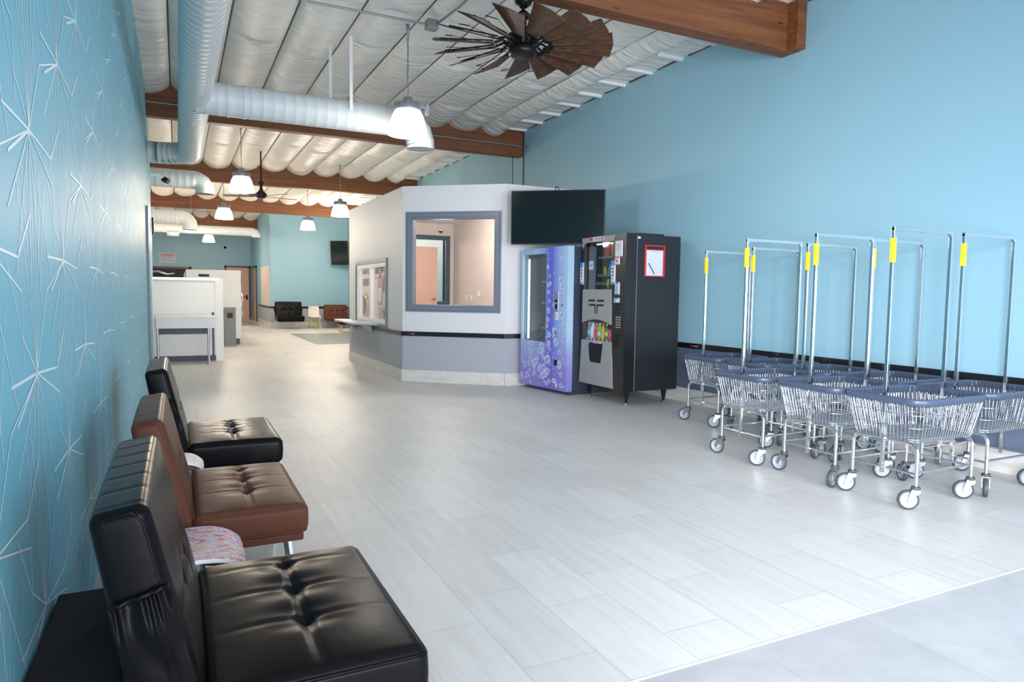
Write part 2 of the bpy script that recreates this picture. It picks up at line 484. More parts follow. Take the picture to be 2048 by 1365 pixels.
b = MB(); b.box(EX, WX + 0.15, 1.84, FY + 0.15, -0.1, 0); struct(b.build('floor', M['floor']))
b = MB(); b.box(LX - 0.15, WX + 0.15, BY - 0.15, 1.84, -0.1, 0); struct(b.build('floor', M['floor_front']))
b = MB(); b.box(LX, WX, 1.838, 1.846, 0, 0.0015); struct(b.build('trim_1', M['white']))
b = MB(); b.box(3.05, WX - 0.02, 17.2, 21.6, 0.0, 0.003); tag(b.build('floor_inlay', M['grey_floor']), None, None, None, 'structure')
bpy.data.objects['floor_inlay'].name = 'trim_2'
b = MB(); b.box(1.9, 2.75, 26.8, 30.2, 0.0, 0.003); struct(b.build('trim_3', M['grey_floor']))

def wall_banded(name, x0, x1, y0, y1, face, top_mat, zt=CZ + 0.2, rail=True, base=True):
    """a straight wall box with painted wainscot; face = side that gets rail and tile base ('-x','+x','-y')"""
    b = MB()
    b.box(x0, x1, y0, y1, 0, RZ0 + 0.03, 1)
    b.box(x0, x1, y0, y1, RZ0 + 0.03, zt, 0)
    w = struct(b.build(name, [top_mat, M['dark_wain'] if name == 'wall_right' else M['grey_wain']]))
    return w

def strip(name, x0, x1, y0, y1, z0, z1, m, bevel=0.0):
    b = MB(); b.box(x0, x1, y0, y1, z0, z1)
    return struct(b.build(name, m, bevel=bevel))

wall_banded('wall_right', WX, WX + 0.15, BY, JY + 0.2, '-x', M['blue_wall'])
strip('trim_4', WX - 0.022, WX, BY, 8.78, RZ0, RZ1, M['rail'], 0.004)
strip('baseboard_right', WX - 0.014, WX, BY, 8.78, 0, TB, M['tile_base'], 0.002)

# wallpapered wall with its line pattern
b = MB()
b.box(LX - 0.15, LX, 0.1, WE, 0, CZ + 0.2, 0)
b.box(LX - 0.15, LX, BY, 0.1, 3.2, CZ + 0.2, 0); b.box(LX - 0.15, LX, BY, 0.1, 0, 0.2, 0); b.box(LX - 0.15, LX, BY, -1.75, 0.2, 3.2, 0)  # gap behind the camera, made for the added side light
global_n = [0]
def wline(y0, z0, y1, z1, w):
    if min(z0, z1) < 0.02 or max(z0, z1) > CZ - 0.05: return
    if min(y0, y1) < 0.2 or max(y0, y1) > WE - 0.05: return
    d = Vector((y1 - y0, z1 - z0))
    if d.length < 1e-6: return
    p = Vector((-d.y, d.x)).normalized() * w * 0.58
    global_n[0] += 1; x = LX + 0.0005 + (global_n[0] % 60) * 0.00002
    b.add([(x, y0 + p.x, z0 + p.y), (x, y1 + p.x, z1 + p.y), (x, y1 - p.x, z1 - p.y), (x, y0 - p.x, z0 - p.y)], [(0, 1, 2, 3)], 1)
DY, DZ = 0.560, 0.3365
for k in range(-4, 20):
    for j in range(-8, 12):
        if (k + j) % 2: continue
        y, z = 2.304 + DY * k, 1.76 + DZ * j
        rr = random.Random(k * 31 + j * 7)
        # bold strokes
        wline(y, z, y + 0.355, z - 0.02, 0.0065)
        wline(y + 0.355, z - 0.02, y + 0.54, z + 0.107, 0.009)
        wline(y, z, y - 0.335, z, 0.0075)
        wline(y, z, y - 0.28, z - 0.105, 0.0085)
        wline(y, z, y + 0.197, z + 0.23, 0.007)
        wline(y + 0.197, z + 0.23, y + 0.56, z + DZ, 0.005)
        wline(y, z, y - 0.187, z + 0.113, 0.005)
        wline(y - 0.187, z + 0.113, y - 0.335, z + 0.30, 0.004)
        wline(y, z, y + 0.382, z - 0.106, 0.005)
        wline(y + 0.382, z - 0.106, y + 0.382, z - 0.30, 0.0045)
        wline(y, z, y - 0.30, z - 0.24, 0.0055)
        # thin fans up and down
        for q in range(7):
            f = (q - 3) / 3.0
            wline(y, z, y + 0.20 * f, z + 0.66 - 0.12 * abs(f), 0.0034)
            if q % 2 == 0:
                wline(y, z, y + 0.26 * f + 0.03, z - 0.54 + 0.14 * abs(f), 0.0042)
struct(b.build('wall_left', [M['blue_gloss'], M['pattern_line']], recalc=False))
# steel corner guard on the end of the wallpapered wall
b = MB(); b.box(LX - 0.17, LX + 0.006, WE - 0.06, WE + 0.012, 0, 2.45); struct(b.build('trim_5', M['steel'], bevel=0.003))
b = MB(); b.box(LX - 0.0, LX + 0.03, 10.3, 10.42, 0, 2.42); struct(b.build('trim_6', M['trim_grey'], bevel=0.004))

# laundry side beyond
b = MB(); b.box(EX - 0.15, LX - 0.15, WE - 0.15, WE, 0, CZ + 0.2); struct(b.build('wall_laundry_near', M['blue_wall']))
b = MB(); b.box(EX - 0.15, EX, WE, FY, 0, CZ + 0.2); struct(b.build('wall_laundry_side', M['blue_wall']))
# far wall
wall_banded('wall_far', EX, JX + 1.5, FY, FY + 0.15, '-y', M['blue_wall'])
strip('trim_7', EX, JX, FY - 0.02, FY, RZ0, RZ1, M['rail'])
strip('baseboard_far', EX, JX, FY - 0.014, FY, 0, TB, M['tile_base'])
# lounge wall and corridor side of it
wall_banded('wall_lounge', JX, WX, JY, JY + 0.15, '-y', M['blue_wall'])
wall_banded('wall_corridor', JX, JX + 0.15, JY + 0.15, FY, '-x', M['blue_wall'])
strip('trim_8', JX, WX, JY - 0.02, JY, RZ0, RZ1, M['rail'])
strip('trim_9', JX - 0.02, JX, JY - 0.02, 29.5, RZ0, RZ1, M['rail'])
strip('baseboard_lounge', JX, WX, JY - 0.014, JY, 0, TB, M['tile_base'])
strip('baseboard_corridor', JX - 0.014, JX, JY - 0.014, 29.5, 0, TB, M['tile_base'])
# corridor plank panelling
b = MB(); b.box(JX - 0.02, JX, JY + 0.1, 28.3, RZ1, 2.2, 0); struct(b.build('trim_10', M['beige_wall']))

# storefront behind the camera: piers, sill and header around three openings
b = MB()
b.box(LX - 0.15, 5.83, BY - 0.15, BY, 3.2, CZ + 0.2)
b.box(LX - 0.15, 5.83, BY - 0.15, BY, 0, 0.2)
for xa, xb in ((LX - 0.15, -0.12), (1.62, 1.78), (3.52, 3.68), (5.42, 5.83)):
    b.box(xa, xb, BY - 0.15, BY, 0.2, 3.2)
struct(b.build('wall_front', M['white_wall']))

# roof deck
b = MB(); b.box(EX - 0.15, WX + 0.15, BY - 0.15, FY + 0.15, CZ + 0.12, CZ + 0.2); struct(b.build('roof_deck', M['roof']))
bpy.data.objects['roof_deck'].name = 'ceiling'

# glulam beams
BEAMS = [5.15, 11.25, 17.35, 23.45, 29.55]
for i, y in enumerate(BEAMS):
    b = MB()
    x0 = LX if y < WE else EX
    x1 = WX if y < JY else JX
    b.box(x0, x1, y, y + 0.17, 3.80, CZ + 0.1)
    o = b.build('beam', M['beam'], bevel=0.006)
    struct(o); o.name = 'trim_%d' % (11 + i)
b = MB(); b.box(5.56, WX, 5.02, 5.15, 3.80, CZ + 0.1); o = struct(b.build('beam', M['beam'], bevel=0.004)); o.name = 'trim_16'

# quilted insulation between the joists, one sheet per bay
SX = 0.61
def pillow(x, y, ya, yb, seed):
    k = math.floor((x + 0.04) / SX)
    f = (x + 0.04) / SX - k
    rr = random.Random(k * 13 + seed)
    dep = (0.085 + 0.04 * rr.random()) + 0.075 * exp(-((yb - y) / 0.8) ** 2) + 0.03 * exp(-((y - ya) / 0.8) ** 2)
    s = sin(pi * f)
    bel = dep * (s ** 0.55 if s > 0 else 0)
    bel *= 0.93 + 0.09 * sin(y * 2.1 + k * 1.7) + 0.06 * sin(y * 5.3 + k * 2.3) + 0.04 * sin(y * 11 + k * 5 + 6 * f)
    for q in range(3):       # pinched wrinkles across the roll
        yc = ya + (yb - ya) * (0.18 + 0.3 * q + 0.12 * rr.random())
        bel -= 0.034 * exp(-((y - yc - 0.12 * (f - 0.5)) / 0.05) ** 2) * s
        bel += 0.020 * exp(-((y - yc - 0.12 * (f - 0.5) - 0.1) / 0.06) ** 2) * s
    if seed == 0: bel *= 0.5
    if x > 5.15: bel = 0.02 + 0.006 * sin(y * 7)
    return CZ - 0.045 - bel
edges = [BY] + [v for y in BEAMS for v in (y, y + 0.17)] + [FY]
bays = [(edges[i], edges[i + 1]) for i in range(0, len(edges), 2)]
for bi, (ya, yb) in enumerate(bays):
    b = MB()
    x0 = LX - 0.02 if ya < WE - 2 else EX
    x1 = WX if ya < JY else JX + 0.1
    xs = []
    nx = 10 if ya < 17 else 7
    k0 = math.floor((x0 + 0.04) / SX)
    x = k0 * SX - 0.04
    while x < x1 + 0.01:
        for q in range(nx):
            fr = q / nx
            xv = x + SX * (0.5 - 0.5 * cos(pi * fr))
            if x0 <= xv <= x1: xs.append(xv)
        x += SX
    xs = [x0] + [v for v in xs if v > x0 + 1e-3 and v < x1 - 1e-3] + [x1]
    ny = int((yb - ya) / (0.06 if ya < 12 else 0.15))
    vs = [(xv, ya + (yb - ya) * j / ny, pillow(xv, ya + (yb - ya) * j / ny, ya, yb, bi)) for j in range(ny + 1) for xv in xs]
    nn = len(xs)
    fs = [(j * nn + i, (j + 1) * nn + i, (j + 1) * nn + i + 1, j * nn + i + 1) for j in range(ny) for i in range(nn - 1)]
    b.add(vs, fs, 0, True)
    x = k0 * SX - 0.04
    while x < min(x1, 5.2):
        if x > x0 + 0.02: b.box(x - 0.008, x + 0.008, ya, yb, CZ - 0.062, CZ - 0.04, 1)
        x += SX
    # folded strips on the flat margin by the wall
    if ya < 20:
        yy = ya + 0.35
        while yy < yb - 0.1:
            b.box(5.16, WX, yy, yy + 0.05, CZ - 0.10, CZ - 0.06, 2)
            b.box(WX - 0.02, WX, yy + 0.1, yy + 0.5, CZ - 0.075, CZ - 0.05, 1)
            yy += 0.605
    o = struct(b.build('ceiling_bay', [M['vinyl'], M['seam_dark'], M['white']], recalc=False))
    o.name = 'ceiling'

# ------------------------------------------------------------------ the office kiosk
K1 = Vector((2.97, 13.2, 0)); K2 = Vector((2.985, 9.79, 0)); K3 = Vector((4.194, 8.786, 0)); KZ = 2.865; KT = 0.12
def wall_seg(name, A, B, holes, kz=KZ, sides='out', zt=None):
    """wall from A to B (outer face on the A->B line), thickness to the left of A->B reversed; holes: (u0,u1,z0,z1)"""
    L = (B - A).length
    d = (B - A) / L
    nrm = Vector((-d.y, d.x, 0))          # points to the inside (for A->B running with inside on the left)
    mx = Matrix(((d.x, nrm.x, 0, A.x), (d.y, nrm.y, 0, A.y), (0, 0, 1, 0), (0, 0, 0, 1)))
    zs = sorted({0, RZ0 + 0.03, kz} | {h[2] for h in holes} | {h[3] for h in holes})
    us = sorted({0, L} | {h[0] for h in holes} | {h[1] for h in holes})
    b = MB()
    for i in range(len(us) - 1):
        for j in range(len(zs) - 1):
            uc, zc = (us[i] + us[i + 1]) / 2, (zs[j] + zs[j + 1]) / 2
            if any(h[0] < uc < h[1] and h[2] < zc < h[3] for h in holes): continue
            b.box(us[i], us[i + 1], 0, KT, zs[j], zs[j + 1], 1 if zc < RZ0 + 0.03 else 0)
            b.box(us[i], us[i + 1], KT, KT + 0.004, zs[j], zs[j + 1], 2)
    o = struct(b.build(name, [M['white_wall'], M['grey_wain'], M['beige_wall']]))
    o.matrix_world = mx
    return mx, L
def place(o, mx):
    o.matrix_world = mx
    return o

# running K1 -> K2 -> K3 -> wall keeps the inside on the left-hand side
mxL, LL = wall_seg('wall_kiosk_side', K1, K2, [(0.62, 2.55, 0.80, 1.80)])
mxF, LF = wall_seg('wall_kiosk_front', K2, K3, [(0.15, 1.42, 1.13, 2.40)])
K4 = Vector((WX, 8.786, 0))
mxR, LR = wall_seg('wall_kiosk_near', K3, K4, [])
mxB, LB = wall_seg('wall_kiosk_back', Vector((WX, 13.2, 0)), K1, [(WX - 4.87, WX - 3.6, 1.14, 2.38)])
for mx_, L_, nm in ((mxL, LL, 17), (mxF, LF, 18), (mxR, LR, 19)):
    b = MB(); b.box(-0.012 if nm != 17 else 0, L_, -0.02, 0, RZ0, RZ1)
    place(struct(b.build('trim_%d' % nm, M['rail'], bevel=0.004)), mx_)
for mx_, L_, nm in ((mxL, LL, 'baseboard_kiosk_side'), (mxF, LF, 'baseboard_kiosk_front'), (mxR, LR, 'baseboard_kiosk_near')):
    b = MB()
    u = 0
    while u < L_ - 0.001:
        u2 = min(L_, u + 0.61); b.box(u, u2 - 0.002, -0.014, 0, 0, TB); u = u2
    place(struct(b.build(nm, M['tile_base'], bevel=0.0015)), mx_)
# interior side wall, ceiling and lamp of the kiosk
b = MB(); b.box(5.05, 5.12, 8.92, 13.08, 0, 2.7); struct(b.build('wall_kiosk_inner', M['beige_wall']))
b = MB(); b.prism([(3.1, 13.08), (3.1, 9.85), (4.24, 8.92), (5.05, 8.92), (5.05, 13.08)], 2.70, 2.74, 'z'); struct(b.build('ceiling_kiosk', M['white_wall']))
b = MB(); b.prism([(3.0, 13.15), (3.0, 9.82), (4.2, 8.82), (5.66, 8.82), (5.66, 13.15)], 2.84, 2.862, 'z'); struct(b.build('ceiling_kiosk_top', M['white_wall']))
t = empty('ceiling_light', (4.0, 10.8, 2.70), 0, 'square white ceiling panel glowing inside the office kiosk', 'ceiling light')
b = MB(); b.box(-0.32, 0.32, -0.32, 0.32, -0.03, 0.0); b.build('frame', M['white'], t)
b = MB(); b.box(-0.29, 0.29, -0.29, 0.29, -0.036, -0.03); b.build('diffuser', M['lamp_glow'], t)

d = bpy.data.lights.new('office_light', 'POINT'); d.energy = 42; d.color = (1.0, 0.94, 0.90); d.shadow_soft_size = 0.25; d.specular_factor = 0.2
o = bpy.data.objects.new('office_light', d); o.location = (4.0, 10.8, 2.5); col.objects.link(o)
# red and white marks printed on the rail
b = MB(); b.box(0.11, 0.155, -0.0215, -0.0205, 0.706, 0.718, 0); b.box(0.158, 0.20, -0.0215, -0.0205, 0.709, 0.715, 1)
place(struct(b.build('trim_20', [M['red'], M['white']])), mxF)
b = MB(); b.box(WX - 0.0235, WX - 0.0222, 6.50, 6.56, 0.706, 0.718, 0); b.box(WX - 0.0235, WX - 0.0222, 6.42, 6.49, 0.709, 0.715, 1)
struct(b.build('trim_21', [M['red'], M['white']]))

def frame_trim(b, u0, u1, z0, z1, w, steps, mi=0):
    """mitred stepped moulding around an opening; steps = [(inset from outer, outset)]"""
    for a_, b_, d in steps:
        for (p0, p1, q0, q1) in ((u0 + a_, u1 - a_, z1 - b_, z1 - a_), (u0 + a_, u1 - a_, z0 + a_, z0 + b_), (u0 + a_, u0 + b_, z0 + b_, z1 - b_), (u1 - b_, u1 - a_, z0 + b_, z1 - b_)):
            b.box(p0, p1, -d, 0.01, q0, q1, mi)
# big diagonal window
b = MB(); frame_trim(b, 0.055, 1.50, 1.04, 2.49, 0.12, [(0, 0.03, 0.02), (0.03, 0.075, 0.034), (0.075, 0.10, 0.024)])
b.box(0.15, 0.165, -0.01, KT, 1.14, 2.39); b.box(1.405, 1.42, -0.01, KT, 1.14, 2.39); b.box(0.15, 1.42, -0.01, KT, 1.13, 1.145); b.box(0.15, 1.42, -0.01, KT, 2.385, 2.40)
w = struct(b.build('window_1', M['trim_grey'], bevel=0.003)); place(w, mxF)
b = MB(); b.box(0.165, 1.405, 0.05, 0.056, 1.145, 2.385); g = b.build('window_pane', M['glass'], w)
# service window in the side
b = MB(); frame_trim(b, 0.56, 2.61, 0.74, 1.86, 0.06, [(0, 0.06, 0.022)])
w = struct(b.build('window_2', M['trim_grey'], bevel=0.003)); place(w, mxL)
b = MB(); frame_trim(b, 0.62, 2.55, 0.80, 1.80, 0.05, [(0, 0.07, 0.006)])
b.box(1.50, 1.60, -0.004, 0.05, 0.86, 1.74); b.box(0.76, 0.80, 0.0, 0.04, 0.86, 1.74)
b.build('sliding_frame', M['white'], w)
b = MB(); b.box(0.69, 1.5, 0.03, 0.034, 0.87, 1.73); b.box(1.6, 2.48, 0.03, 0.034, 0.87, 1.73); b.build('window_pane', M['glass'], w)
# inner window of the back wall
b = MB()
xo = WX
for (p0, p1, q0, q1) in ((xo - 4.97, xo - 3.5, 2.38, 2.46), (xo - 4.97, xo - 3.5, 1.06, 1.14), (xo - 4.97, xo - 4.87, 1.14, 2.38), (xo - 3.6, xo - 3.5, 1.14, 2.38)):
    b.box(p0, p1, 0.0, KT + 0.04, q0, q1)
w = struct(b.build('window_3', M['dark_frame'], bevel=0.004)); place(w, mxB)
b = MB(); b.box(xo - 4.87, xo - 3.6, 0.05, 0.056, 1.14, 2.38); b.build('window_pane', M['glass'], w)
# pink door standing open inside the kiosk
t = empty('door_leaf', (4.02, 12.75, 0.01), radians(8), 'salmon pink door leaf standing open inside the office kiosk', 'door')
b = MB(); b.box(0, 0.60, -0.02, 0.02, 0, 2.2); b.build('leaf', M['pink_door'], t, bevel=0.003)
b = MB(); b.tube([(0.53, -0.02, 1.18), (0.53, -0.06, 1.18), (0.45, -0.065, 1.18)], 0.01, 8); b.lathe([(0.001, 0), (0.028, 0), (0.028, 0.008), (0.001, 0.008)], 16, mx=T((0.53, -0.02, 1.18)) @ Rx(pi / 2)); b.build('door_handle', M['steel'], t)
b = MB(); b.box(0.02, 0.07, -0.026, -0.02, 1.62, 1.72); b.build('hinge', M['iron'], t)

# counter shelf and brackets on the side wall
t = empty('counter_shelf', (2.97, 11.9, 0), 0, 'pale counter shelf on brackets under the candy cane service window', 'shelf')
b = MB(); b.prism([(-0.34, -0.55), (0.0, -0.85), (0.0, 1.1), (-0.30, 1.1), (-0.34, 1.05)], 0.765, 0.80, 'z'); b.build('shelf_board', M['counter'], t, bevel=0.004)
for yy in (-0.4, 0.8):
    b = MB(); b.prism([(0, 0.765), (-0.20, 0.765), (-0.19, 0.745), (-0.04, 0.64), (0, 0.62)], yy - 0.02, yy + 0.02, 'y'); b.build('bracket', M['grey_wain'], t, bevel=0.003)

# candy canes and holly stuck inside the service window
def candy(name, loc, s, label, tilt):
    t = empty(name, loc, 0, label, 'window decoration', 'candy cane decorations in the service window')
    pts = [(0, 0.0, 0), (0, 0.02, 0.45 * s)] + [(0, 0.02 + 0.09 * s - 0.09 * s * cos(a), 0.45 * s + 0.09 * s * sin(a)) for a in [pi * i / 8 for i in range(1, 9)]] + [(0, 0.02 + 0.18 * s, 0.36 * s)]
    P2 = [Vector(p) for p in pts]
    fine = []
    for i in range(len(P2) - 1):
        for q in range(4): fine.append(P2[i].lerp(P2[i + 1], q / 4))
    fine.append(P2[-1])
    b = MB()
    for i in range(len(fine) - 1):
        b.tube([fine[i], fine[i + 1]], 0.022 * s, 8, (i // 2) % 2)
    o = b.build('cane', [M['white'], M['red']], t)
    o.rotation_euler = (tilt, 0, 0)
    return t
candy('candy_cane', (3.035, 10.98, 1.02), 1.35, 'large red and white candy cane hanging in the service window', radians(12))
candy('candy_cane', (3.035, 11.28, 1.16), 1.0, 'smaller red striped candy cane overlapping the large one in the service window', radians(6))
b = MB()
poly = []
for i in range(24):
    a = 2 * pi * i / 24
    r = 0.10 * (1 + 0.22 * cos(6 * a))
    poly.append((0.62 * r * cos(a), 1.25 * r * sin(a)))
b.prism(poly, 0, 0.006, 'x')
o = b.build('holly_leaf', M['holly']); o.location = (3.065, 11.05, 1.03); o.scale = (1, 1.4, 1.2); tag(o, 'green holly leaf cut-out beneath the candy canes in the service window', 'window decoration')

# thermostat, outlets and a dome camera inside the kiosk (on the inner side wall)
for i, (yy, zz, w_, h_) in enumerate(((12.35, 1.22, 0.09, 0.12), (12.1, 1.22, 0.09, 0.12), (11.75, 1.30, 0.16, 0.10))):
    b = MB(); b.box(-0.012, 0, -w_ / 2, w_ / 2, -h_ / 2, h_ / 2)
    o = b.build('wall_plate', M['switch'], bevel=0.003); o.location = (5.05, yy, zz)
    tag(o, ['cream outlet plate low inside the kiosk, next to the back wall', 'cream outlet plate inside the kiosk, in the middle of three', 'wider cream control plate inside the kiosk, nearer the big window'][i], 'wall plate')
t = empty('dome_camera', (4.75, 13.0, 2.55), 0, 'small dark dome camera high in the kiosk corner', 'security camera')
b = MB(); b.lathe([(0.001, 0.03), (0.05, 0.03), (0.05, 0.0), (0.001, 0.0)], 20); b.build('base', M['white'], t)
b = MB(); b.lathe([(0.04, 0.0), (0.038, -0.02), (0.025, -0.037), (0.001, -0.043)], 20); b.build('dome', M['tv_body'], t)

# ------------------------------------------------------------------ televisions
def tv(name, A, B, z0, z1, label, tilt=0.0, side=1):
    A = Vector(A); B = Vector(B)
    L = (B - A).length; d = (B - A) / L; nrm = Vector((d.y, -d.x, 0))    # towards the viewer
    mid = (A + B) / 2
    t = empty(name, (mid.x, mid.y, (z0 + z1) / 2), atan2(d.y, d.x), label, 'television')
    H = z1 - z0
    tl = Rx(tilt)
    b = MB(); b.box(-L / 2, L / 2, -0.0, 0.035, -H / 2, H / 2, 0, tl); b.build('housing', M['tv_body'], t, bevel=0.004)
    b = MB(); b.box(-L / 2 + 0.012, L / 2 - 0.012, -0.002, 0.0, -H / 2 + 0.018, H / 2 - 0.012, 0, tl); b.build('screen', M['screen'], t)
    return t
t = tv('television', (4.085, 8.42, 0), (5.085, 7.64, 0), 1.99, 2.71, 'large black television jutting from the kiosk above the bubble drinks machine', radians(2))
t_in = Matrix.Rotation(-t.rotation_euler.z, 4, 'Z')
wallp = t_in @ (Vector((4.78, 8.77, 2.35)) - t.location)
b = MB(); b.box(-0.2, 0.2, 0.035, 0.06, -0.15, 0.15); b.tube([(0, 0.06, 0), (0.12, 0.32, 0), tuple(wallp)], 0.02, 8); b.build('wall_arm', M['iron'], t)
b = MB(); wp2 = t_in @ (Vector((4.75, 8.76, 2.86)) - t.location)
b.tube([(0.02, 0.03, 0.3), (0.01, 0.035, 0.38), (-0.02, 0.04, 0.42), (-0.04, 0.06, 0.40), (-0.05, 0.10, 0.36)], 0.006, 6); b.build('cable', M['iron'], t)
t = tv('television', (4.99, 25.15, 0), (5.52, 24.75, 0), 2.26, 3.12, 'black television tilted on the far lounge wall above the brown seat', radians(6))
b = MB(); b.box(-0.15, 0.15, 0.035, 0.06, -0.15, 0.15); b.tube([(0, 0.06, 0), (-0.25, 0.47, 0)], 0.02, 8); b.build('wall_arm', M['iron'], t)

# ------------------------------------------------------------------ bubble drinks machine
t = empty('vending_machine', (4.38, 8.66, 0), atan2(-1.04, 0.14), 'drinks vending machine covered in blue and purple bubble artwork', 'vending machine')
# local x runs along the front (0..1.05), local y = depth (+), z up
W, D_, HH = 1.05, 0.80, 1.955
b = MB()
b.box(0.03, W - 0.0, 0.10, D_, 0.06, HH - 0.01)
b.box(0.06, W - 0.03, 0.08, D_ - 0.03, 0.0, 0.06)
b.build('cabinet', M['navy'], t, bevel=0.006)
gx0, gx1, gz0, gz1 = 0.045, 0.585, 0.675, 1.865
b = MB()
def front_with_hole(b, x0, x1, z0, z1, hx0, hx1, hz0, hz1, ya, yb, mi=0):
    b.box(x0, hx0, ya, yb, z0, z1, mi); b.box(hx1, x1, ya, yb, z0, z1, mi)
    b.box(hx0, hx1, ya, yb, z0, hz0, mi); b.box(hx0, hx1, ya, yb, hz1, z1, mi)
front_with_hole(b, 0.0, 0.725, 0.05, 1.94, gx0, gx1, gz0, gz1, 0.0, 0.10)
rb = random.Random(5); nb_ = [0]
def bubble(b, x, z, r, y):
    nb_[0] += 1; y = y - 0.0004 - nb_[0] * 0.000012
    def disc(cx, cz, r0, r1, mi, yy, n_=18, a0=0.0, a1=2 * pi):
        vs = []
        for i in range(n_ + 1):
            a = a0 + (a1 - a0) * i / n_
            vs.append((cx + r1 * cos(a), yy, cz + r1 * sin(a))); vs.append((cx + r0 * cos(a), yy, cz + r0 * sin(a)))
        b.add(vs, [(2 * i, 2 * i + 2, 2 * i + 3, 2 * i + 1) for i in range(n_)], mi)
    disc(x, z, 0, r * 0.9, 1 + nb_[0] % 2, y)
    disc(x, z, r * 0.84, r, 3, y - 0.000004)
    disc(x, z, r * 0.55, r * 0.75, 4, y - 0.000008, 8, 1.9, 3.0)
    disc(x, z, r * 0.6, r * 0.72, 3, y - 0.000008, 8, 5.0, 6.0)
def strew(b, n_, x0, x1, zf, y, rmin, rmax, block=None):
    k = 0
    while k < n_:
        r = rmin + (rmax - rmin) * rb.random() ** 2
        x = rb.uniform(x0 + r, x1 - r); z = zf()
        if z < 0.06 + r or z > 1.93 - r: continue
        if block and block(x, z, r): continue
        bubble(b, x, z, r, y); k += 1
BM = [M['bubbles'], M['bub_a'], M['bub_b'], M['bub_rim'], M['bub_hi']]
strew(b, 85, 0.0, 0.725, lambda: 0.66 * rb.random() ** 0.8, 0.0, 0.012, 0.055, lambda x, z, r: z + r > gz0)
strew(b, 26, 0.59, 0.725, lambda: rb.uniform(0.6, 1.9), 0.0, 0.008, 0.04)
strew(b, 12, 0.0, 0.6, lambda: rb.uniform(1.86, 1.93), 0.0, 0.006, 0.02)
d_ = b.build('door', BM, t)
b = MB(); b.box(gx0, gx1, 0.02, 0.024, gz0, gz1); b.build('door_glass', M['dark_glass'], d_)
b = MB(); b.box(gx0, gx1, 0.096, 0.10, gz0, gz1)
b.box(gx0, gx1, 0.085, 0.096, gz0, gz0 + 0.02)
b.build('interior_back', M['bin'], d_)
b = MB(); b.box(gx0 + 0.075, gx0 + 0.10, 0.03, 0.05, gz0 + 0.02, gz1 - 0.06); b.build('light_tube', M['tube_glow'], d_)
for zz in (1.484, 1.195, 0.853):
    b = MB(); b.box(0.44, gx1, 0.03, 0.095, zz, zz + 0.014); b.build('shelf_tray', M['white'], d_)
b = MB()
for (a0, a1, c0, c1) in ((0.16, 0.47, 0.60, 0.603), (0.16, 0.47, 0.40, 0.403), (0.16, 0.163, 0.40, 0.60), (0.467, 0.47, 0.40, 0.60)):
    b.box(a0, a1, -0.0015, 0.0, c0, c1)
b.box(0.17, 0.46, -0.001, 0.001, 0.41, 0.59, 1)
b.build('delivery_flap', [M['navy'], M['bubbles']], d_)
# panel on the other side, angled back a little
b = MB(); b.prism([(0.735, 0.0), (W, 0.0), (W, 0.10), (0.735, 0.10)], 0.05, 1.95, 'z')
strew(b, 60, 0.737, W, lambda: 1.9 * rb.random() ** 1.5, 0.0, 0.010, 0.055)
pn = b.build('control_panel', BM, t)
b = MB(); b.box(0.79, 0.875, -0.012, 0.0, 1.10, 1.36); b.build('bill_slot', M['steel'], pn, bevel=0.002)
b = MB(); b.box(0.805, 0.855, -0.016, -0.012, 1.22, 1.25); b.box(0.81, 0.85, -0.016, -0.012, 1.13, 1.19); b.build('slot_opening', M['iron'], pn)
b = MB(); b.box(0.80, 0.865, -0.006, 0.0, 0.985, 1.085)
for i in range(3):
    for j in range(4): b.box(0.81 + 0.018 * i, 0.821 + 0.018 * i, -0.009, -0.006, 0.995 + 0.022 * j, 1.008 + 0.022 * j, 1)
b.build('keypad', [M['white'], M['vend_grey']], pn)
b = MB(); b.box(0.805, 0.86, -0.008, 0.0, 0.79, 0.83); b.build('coin_return', M['steel'], pn)
b = MB(); b.box(0.79, 0.86, -0.004, 0.0, 0.38, 0.45); b.build('lower_plate', M['iron'], pn)
b = MB(); b.lathe([(0.001, 0), (0.03, 0), (0.03, 0.003), (0.001, 0.003)], 20, mx=T((0.83, -0.0, 0.12)) @ Rx(pi / 2)); b.lathe([(0.012, 0.004), (0.02, 0.004)], 20, 1, mx=T((0.83, -0.0, 0.12)) @ Rx(pi / 2)); b.build('round_badge', [M['white'], M['iron']], pn)
b = MB(); b.box(0.0, 0.05, 0, 0.002, 0, 0.018, 0); b.build('green_mark', M['holly'], pn, loc=(0.93, -0.004, 1.16), rot=(0, radians(-40), 0))
# a red carton and drink inside
for i, (xx, zz, mm, lb) in enumerate(((0.54, 1.21, 'red_bag', 'red packet on the middle shelf of the bubble drinks machine'), (0.51, 0.868, 'orange_bag', 'orange bottle on the lowest shelf of the bubble drinks machine'))):
    b = MB(); b.lathe([(0.001, 0), (0.028, 0.0), (0.03, 0.01), (0.03, 0.11), (0.016, 0.15), (0.012, 0.17), (0.001, 0.17)], 14)
    o = b.build('drink', M[mm]); o.matrix_world = T(t.location) @ Rz(t.rotation_euler.z) @ T((xx, 0.062, zz)); tag(o, lb, 'drink')

# ------------------------------------------------------------------ black combo snack and drinks machine
vm = empty('vending_machine', (4.72, 7.60, 0), -pi / 2, 'tall black snack and drinks vending machine standing on black legs', 'vending machine')
# local: x = 7.60 - Y (0 .. 0.97), y = X - 4.72, z up.  f() turns world Y into local x
f = lambda Y_: 7.60 - Y_
VZ0, VZ1 = 0.175, 2.05
def vpoly(pts): return [(f(p[0]), p[1]) for p in pts]
cab = MB()
cab.box(0.0, 0.97, 0.16, 0.80, VZ0, VZ1 - 0.01)
cab.box(0.25, 0.9, 0.2, 0.6, VZ1 - 0.01, VZ1 + 0.015)
cab.build('cabinet', M['vend_black'], vm, bevel=0.004)
